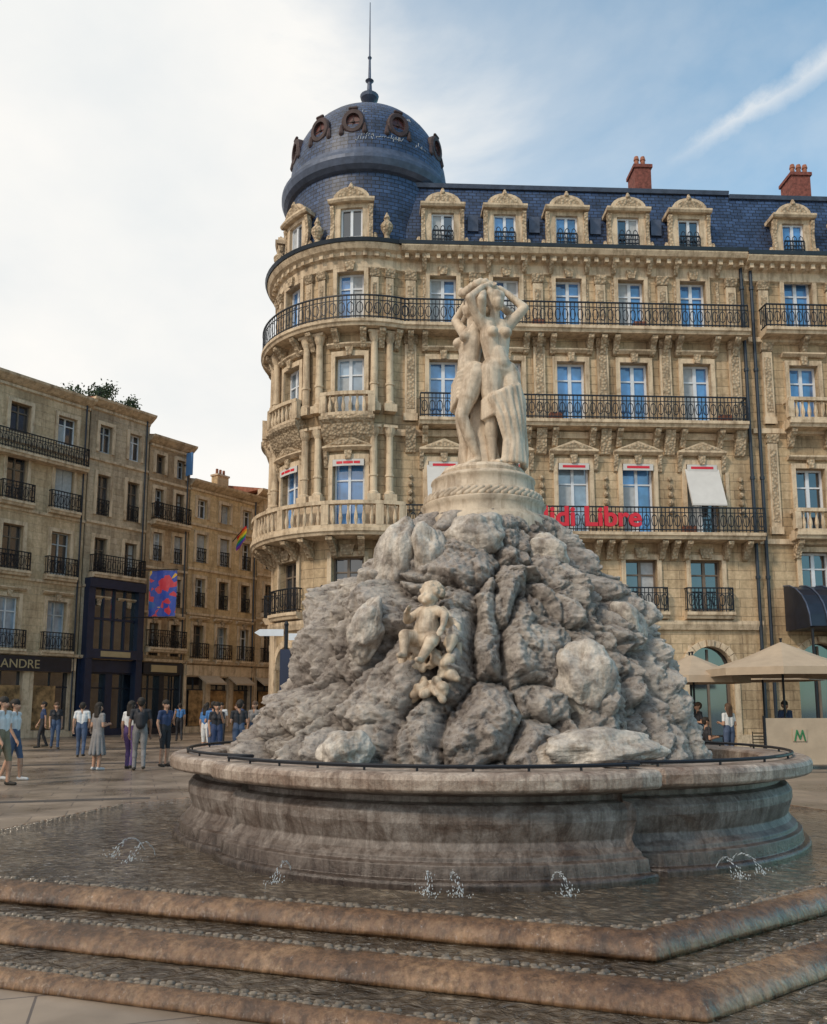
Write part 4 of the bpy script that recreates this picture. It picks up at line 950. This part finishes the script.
# ------------------------------------------------------------------ people
for nme,c in dict(skin_a=(.42,.24,.16),skin_b=(.22,.11,.07),skin_c=(.50,.31,.22),hair_dark=(.02,.014,.01),hair_brown=(.09,.05,.03),hair_blond=(.3,.2,.1),eye=(.01,.01,.01),
    cl_white=(.60,.60,.60),cl_grey=(.20,.19,.19),cl_black=(.02,.02,.025),cl_navy=(.03,.05,.12),cl_blue=(.05,.16,.38),cl_purple=(.09,.05,.16),cl_khaki=(.2,.17,.11),cl_red=(.40,.04,.04),cl_denim=(.06,.09,.16),cl_pink=(.45,.22,.22),shoe_w=(.5,.5,.5),shoe_d=(.03,.025,.02)).items():
    plain(nme,c,.75,0,.15,8)
def person(x,y,yaw,h,top,bot,skin='skin_a',hair='hair_dark',shoe='shoe_d',style='trousers',stride=.0,longhair=False,sit=False,arms='down',female=False,bag=None,vox=.010):
    P=[]
    def c(a,b_,r0,r1,m): P.append((a,b_,r0,r1,m))
    sw=.165 if female else .19; dz=-.45 if sit else 0
    for sg in (-1,1):
        f=-stride*sg
        hip=Vector((sg*.09,0,.92+dz))
        if sit: knee=Vector((sg*.11,-.42,.50)); ank=Vector((sg*.11,-.38,.09))
        else: knee=Vector((sg*.095,f*.5-.02-(.03 if stride else 0),.49)); ank=Vector((sg*.10,f+(.02),.09+(.03 if stride and f>0 else 0)))
        mid=hip.lerp(knee,.55); sh=style in('shorts','dress')
        c(hip,mid,.095,.083,bot); c(mid,knee,.08 if not sh else .075,.06,bot)
        c(knee,knee.lerp(ank,.4),.057,.057 if sh else .062,skin if sh else bot); c(knee.lerp(ank,.4),ank,.053,.04 if sh else .052,skin if sh else bot)
        c(ank+Vector((0,.03,-.04)),ank+Vector((sg*.02,-.15,-.055)),.042,.034,shoe)
        c((sg*.07,0,.95+dz),(sg*.06,0,1.1+dz),.105,.10,bot if style!='dress' else top); c((sg*.055,0,1.08+dz),(sg*.075,-.005,1.28+dz),.10,.105,top); c((sg*.075,-.005,1.28+dz),(sg*.08,.005,1.38+dz),.10,.075,top)
        if female: c((sg*.075,-.08,1.27+dz),(sg*.075,-.09,1.27+dz),.055,.05,top)
        s=Vector((sg*sw,.0,1.41+dz)); c((sg*.06,.0,1.41+dz),s,.062,.058,top)
        if arms=='down': e=Vector((sg*(sw+.05),.02+f*-.25,1.13+dz)); w=Vector((sg*(sw+.05),-.05+f*-.7,.89+dz))
        elif arms=='bent': e=Vector((sg*(sw+.05),.03,1.13+dz)); w=Vector((sg*(sw-.04),-.22,1.17+dz))
        elif arms=='phone' and sg>0: e=Vector((sg*(sw+.03),-.05,1.15+dz)); w=Vector((sg*.10,-.25,1.38+dz))
        else: e=Vector((sg*(sw+.06),.02,1.13+dz)); w=Vector((sg*(sw+.04),-.05,.89+dz))
        m2=s.lerp(e,.6); c(s,m2,.052,.047,top); c(m2,e,.043,.038,skin if style!='long' else top); c(e,w,.038,.026,skin)
        arm_hand(P,w,w+(w-e),skin,1.0,.6)
    c((0,0,1.42+dz),(0,-.01,1.52+dz),.055,.05,skin); c((0,-.02,1.57+dz),(0,0,1.64+dz),.07,.09,skin); c((0,-.06,1.55+dz),(0,-.07,1.58+dz),.04,.045,skin)
    c((0,-.108,1.585+dz),(0,-.098,1.61+dz),.014,.008,skin)
    for sg in (-1,1):
        c((sg*.085,.005,1.59+dz),(sg*.09,.01,1.62+dz),.016,.018,skin); c((sg*.032,-.088,1.625+dz),(sg*.034,-.088,1.625+dz),.012,.012,'eye')
    c((-.022,-.1,1.553+dz),(.022,-.1,1.553+dz),.007,.007,'cl_red')
    c((0,.02,1.65+dz),(0,.0,1.66+dz),.097,.094,hair); c((0,.04,1.6+dz),(0,.04,1.65+dz),.075,.085,hair)
    if longhair:
        for sg in (-1,0,1): c((sg*.05,.05,1.6+dz),(sg*.055,.07,1.38+dz),.055,.035,hair)
    if style=='dress':
        for k in range(10):
            a=2*math.pi*k/10; c((.1*math.cos(a),.06*math.sin(a),1.0+dz),(.2*math.cos(a),.17*math.sin(a),.42+.0),.06,.045,top)
        c((0,0,.9+dz),(0,0,.5),.12,.16,top)
    if bag:
        c((0,.15,1.1+dz),(0,.16,1.3+dz),.12,.1,bag); c((-.08,.02,1.45+dz),(-.06,.13,1.3+dz),.03,.03,bag); c((.08,.02,1.45+dz),(.06,.13,1.3+dz),.03,.03,bag)
    return sculpt('person',P,Matrix.Translation((x,y,0))@Matrix.Rotation(rad(yaw),4,'Z')@Matrix.Scale(h/1.74,4),vox,1)
person(-7.9,21.6,150,1.68,'cl_grey','cl_grey',style='dress',longhair=True,female=True,arms='bent',shoe='shoe_w')
person(-7.22,22,170,1.72,'cl_white','cl_purple',longhair=True,female=True,arms='down',stride=.08)
person(-6.82,21.5,200,1.80,'cl_black','cl_grey',skin='skin_b',bag='cl_black',stride=.1)
person(-6.6,22.9,60,1.75,'cl_navy','cl_black',style='shorts',arms='phone')
person(-8.62,18.6,90,1.74,'cl_white','cl_denim',style='shorts',stride=.16,shoe='shoe_w')
person(-8.35,17.5,80,1.78,'cl_white','cl_khaki',style='shorts',stride=.14,bag='cl_grey')
person(-10.4,27,190,1.7,'cl_white','cl_denim',stride=.12)
person(-13.3,32,30,1.72,'cl_black','cl_denim',stride=.1,female=True,longhair=True,hair='hair_brown')
person(-14.2,33,-60,1.75,'cl_navy','cl_black',stride=.15)
person(-12.9,33.5,10,1.7,'cl_grey','cl_black',stride=.15)
person(-6.0,25.8,170,1.72,'cl_blue','cl_denim',arms='bent',bag='cl_blue')
person(-5.3,26.3,120,1.78,'cl_navy','cl_black',skin='skin_b')
person(-5.62,24.6,20,1.70,'cl_black','cl_navy',female=True,longhair=True,arms='phone')
person(-4.95,26.8,-30,1.74,'cl_grey','cl_denim',hair='hair_brown')
person(-6.6,27.4,160,1.66,'cl_blue','cl_white',female=True,longhair=True,style='shorts')
person(-4.5,29,60,1.7,'cl_white','cl_khaki',stride=.12)
person(-5.7,27.9,-80,1.7,'cl_blue','cl_black',bag='cl_navy')
person(-5.05,24.9,-160,1.73,'cl_black','cl_denim',arms='bent')
person(-7.6,34,10,1.72,'cl_white','cl_black',stride=.12)
person(-8.6,38,190,1.72,'cl_pink','cl_black',female=True,longhair=True,stride=.12)
person(-9.6,40,20,1.75,'cl_navy','cl_denim',stride=.12)
person(-10.6,39,200,1.70,'cl_blue','cl_black',stride=.12)
person(-6.9,41,0,1.74,'cl_black','cl_denim',stride=.12)
person(-11.6,36.5,140,1.68,'cl_white','cl_khaki',female=True,longhair=True,stride=.12)
person(8.25,24.3,100,1.72,'cl_black','cl_black',sit=True,arms='bent')
person(8.75,23.9,-160,1.66,'cl_white','cl_denim',sit=False,female=True,longhair=True,hair='hair_brown',arms='bent')
person(8.35,25.2,-90,1.7,'cl_black','cl_navy',sit=False,arms='bent',hair='hair_brown')
person(10.9,25.2,20,1.74,'cl_navy','cl_black')
person(8.05,26.0,10,1.74,'cl_black','cl_black',skin='skin_b')
def chair(x,y,yaw):
    S=MB(); M=Matrix.Translation((x,y,0))@Matrix.Rotation(rad(yaw),4,'Z')
    S.box(ID,-.21,.21,-.21,.21,.42,.45,'cl_khaki')
    for a in (-1,1):
        S.cap((a*.18,-.18,0),(a*.18,-.18,.42),.014,.014,'iron',6); S.cap((a*.18,.2,0),(a*.19,.24,.85),.014,.014,'iron',6)
    for k in range(4): S.cap((-.19,.215+.008*k,.55+.09*k),(.19,.215+.008*k,.55+.09*k),.018,.018,'cl_khaki',6)
    o=S.obj('cafe_chair'); o.matrix_world=M
def table(x,y):
    S=MB(); S.lathe((x,y,0),[(.22,0),(.22,.02),(.03,.04),(.03,.70),(.34,.715),(.34,.74)],'iron',20); S.obj('cafe_table')
chair(8.25,24.3,100); chair(9.9,24.8,170); table(8.95,24.9); table(10.2,23.9); chair(10.7,24.2,80)
# ------------------------------------------------------------------ parasols
def parasol(x,y,r,z0,z1,n=8):
    P_=empty('cafe_parasol'); S=MB()
    vs=[Vector((x,y,z1))]
    for k in range(n):
        t=2*math.pi*(k+.5)/n; vs.append(Vector((x+r*.5*math.cos(t),y+r*.5*math.sin(t),z0+(z1-z0)*.42)))
    for k in range(n):
        t=2*math.pi*(k+.5)/n; vs.append(Vector((x+r*math.cos(t),y+r*math.sin(t),z0)))
    for k in range(n):
        t=2*math.pi*(k+.5)/n; vs.append(Vector((x+r*math.cos(t),y+r*math.sin(t),z0-.2)))
    fs=[(0,1+k,1+(k+1)%n) for k in range(n)]+[(1+k,n+1+k,n+1+(k+1)%n,1+(k+1)%n) for k in range(n)]+[(n+1+k,2*n+1+k,2*n+1+(k+1)%n,n+1+(k+1)%n) for k in range(n)]
    S.add(vs,fs,'canvas'); S.obj('canopy',P_,recalc=False)
    S=MB(); S.lathe((x,y,0),[(.3,0),(.3,.08),(.035,.1),(.03,z1+.05),(.05,z1+.1)],'iron',10)
    for k in range(n):
        t=2*math.pi*(k+.5)/n; S.cap((x,y,z0-.1),(x+r*.5*math.cos(t),y+r*.5*math.sin(t),z0+(z1-z0)*.40),.012,.012,'iron',5)
    S.obj('pole',P_)
parasol(10.2,23.6,2.0,2.6,3.35); parasol(8.35,25.5,1.6,2.45,3.1); parasol(13.4,24.6,2.1,2.6,3.35); parasol(11.6,28.4,1.9,2.6,3.35); parasol(9.4,29.0,1.7,2.6,3.3)
S=MB()
for k in range(3):
    x0=8.95+k*1.75; S.box(ID,x0,x0+1.7,21.9,21.95,.12,1.28,'canvas'); S.box(ID,x0-.04,x0,21.88,21.97,0,1.34,'iron')
S.obj('cafe_windbreak')
plain('emblem_green',(.02,.16,.06),.5,0,.1)
S=MB()
S.box(ID,9.62,9.98,21.875,21.898,.70,1.02,'canvas')
for a,b2 in (((9.67,.72),(9.73,.97)),((9.73,.97),(9.80,.76)),((9.80,.76),(9.87,.97)),((9.87,.97),(9.93,.72))): S.cap((a[0],21.868,a[1]),(b2[0],21.868,b2[1]),.02,.02,'emblem_green',6)
S.obj('restaurant_sign')
S=MB(); S.lathe((-3.0,20,0),[(.08,0),(.05,.1),(.045,3.45),(.06,3.5),(.02,3.58)],'iron',10)
S.prism(ID,[(-3.75,3.3),(-3.62,3.22),(-3.06,3.22),(-3.06,3.38),(-3.62,3.38)],19.97,20.0,'white_frame')
S.prism(ID,[(-2.2,3.2),(-2.35,3.12),(-2.94,3.12),(-2.94,3.28),(-2.35,3.28)],19.97,20.0,'white_frame')
S.box(ID,-3.12,-2.88,19.9,19.94,1.7,2.9,'blue_shop'); S.obj('direction_signpost')

# ------------------------------------------------------------------ sky, sun, camera
w=bpy.data.worlds.new('World'); scene.world=w; w.use_nodes=True; nt=w.node_tree
bg=nt.nodes['Background']; sky=nt.nodes.new('ShaderNodeTexSky'); sky.sky_type='NISHITA'; sky.sun_disc=False
sdir=Vector((-.52,-.55,.65)).normalized()
sky.sun_elevation=math.asin(sdir.z); sky.sun_rotation=math.atan2(sdir.x,sdir.y)
sky.dust_density=.4
tc=N(nt,'ShaderNodeTexCoord'); g=tc.outputs['Generated']
mp=N(nt,'ShaderNodeMapping'); mp.inputs['Scale'].default_value=(1.0,1.0,1.7); mp.inputs['Location'].default_value=(.3,.1,.2); nt.links.new(g,mp.inputs[0])
n=N(nt,'ShaderNodeTexNoise',Scale=1.7,Detail=9.0,Roughness=.55,Distortion=.4); nt.links.new(mp.outputs[0],n.inputs['Vector'])
sx=N(nt,'ShaderNodeSeparateXYZ'); nt.links.new(g,sx.inputs[0])
def math_(op,a,b_=None,c_=None):
    m_=nt.nodes.new('ShaderNodeMath'); m_.operation=op
    for i,v_ in enumerate((a,b_,c_)):
        if v_ is None: continue
        if isinstance(v_,(int,float)): m_.inputs[i].default_value=v_
        else: nt.links.new(v_,m_.inputs[i])
    return m_.outputs[0]
cov=math_('MULTIPLY_ADD',sx.outputs['X'],-.80,n.outputs['Fac'])
cov=math_('MULTIPLY_ADD',sx.outputs['Z'],-.12,cov)
cf=ramp(nt,cov,[(.14,.12),(.32,.42),(.50,1.0)])
dA=Vector((.2959,.9214,.6294)).normalized(); dB=Vector((.4865,.9042,.752)).normalized(); nn=dA.cross(dB).normalized()
vm=nt.nodes.new('ShaderNodeVectorMath'); vm.operation='DOT_PRODUCT'; nt.links.new(g,vm.inputs[0]); vm.inputs[1].default_value=nn
vd=nt.nodes.new('ShaderNodeVectorMath'); vd.operation='DOT_PRODUCT'; nt.links.new(g,vd.inputs[0]); t_=(dB-dA).normalized(); vd.inputs[1].default_value=t_
n2=N(nt,'ShaderNodeTexNoise',Scale=11.0,Detail=8.0,Roughness=.65); nt.links.new(g,n2.inputs['Vector'])
ab=math_('ABSOLUTE',math_('ADD',vm.outputs['Value'],math_('MULTIPLY_ADD',n2.outputs['Fac'],.04,-.02)))
along=math_('SUBTRACT',vd.outputs['Value'],dA.dot(t_))
wd=math_('MULTIPLY_ADD',along,.06,.008)
band=math_('SUBTRACT',1.0,math_('DIVIDE',ab,wd)); band=math_('MAXIMUM',band,0.0)
st=math_('MINIMUM',math_('MAXIMUM',math_('MULTIPLY',along,12.0),0.0),1.0)
lim=math_('MULTIPLY',st,math_('MULTIPLY',band,n2.outputs['Fac']))
lim=math_('MINIMUM',math_('MULTIPLY',lim,.9),.42)
fac=math_('MINIMUM',math_('ADD',cf,lim),1.0)
n3=N(nt,'ShaderNodeTexNoise',Scale=2.6,Detail=7.0); nt.links.new(mp.outputs[0],n3.inputs['Vector'])
cc=ramp(nt,n3.outputs['Fac'],[(.3,(.82,.87,.92)),(.55,(1.0,1.0,1.0))])
cc=mix(nt,cc,(7.4,7.25,6.95),1.0,'MULTIPLY')
sk=mix(nt,sky.outputs[0],(.85,1.60,1.60),1.0,'MULTIPLY')
nt.links.new(mix(nt,sk,cc,fac),bg.inputs['Color']); bg.inputs['Strength'].default_value=.135
L=bpy.data.lights.new('sun','SUN'); L.energy=2.0; L.angle=rad(7); L.color=(1,.87,.70)
lo=bpy.data.objects.new('sun',L); COL.objects.link(lo); lo.rotation_euler=(-sdir).to_track_quat('-Z','Y').to_euler()
cam=bpy.data.cameras.new('camera'); co=bpy.data.objects.new('camera',cam); COL.objects.link(co)
cam.sensor_fit='VERTICAL'; cam.sensor_height=36; cam.lens=850/1024*36; cam.shift_y=74/1024; cam.clip_end=3000; cam.clip_start=.05
co.location=(0,0,1.6); co.rotation_euler=(rad(98),0,0); scene.camera=co
scene.view_settings.view_transform='Standard'; scene.view_settings.look='None'; scene.view_settings.exposure=0
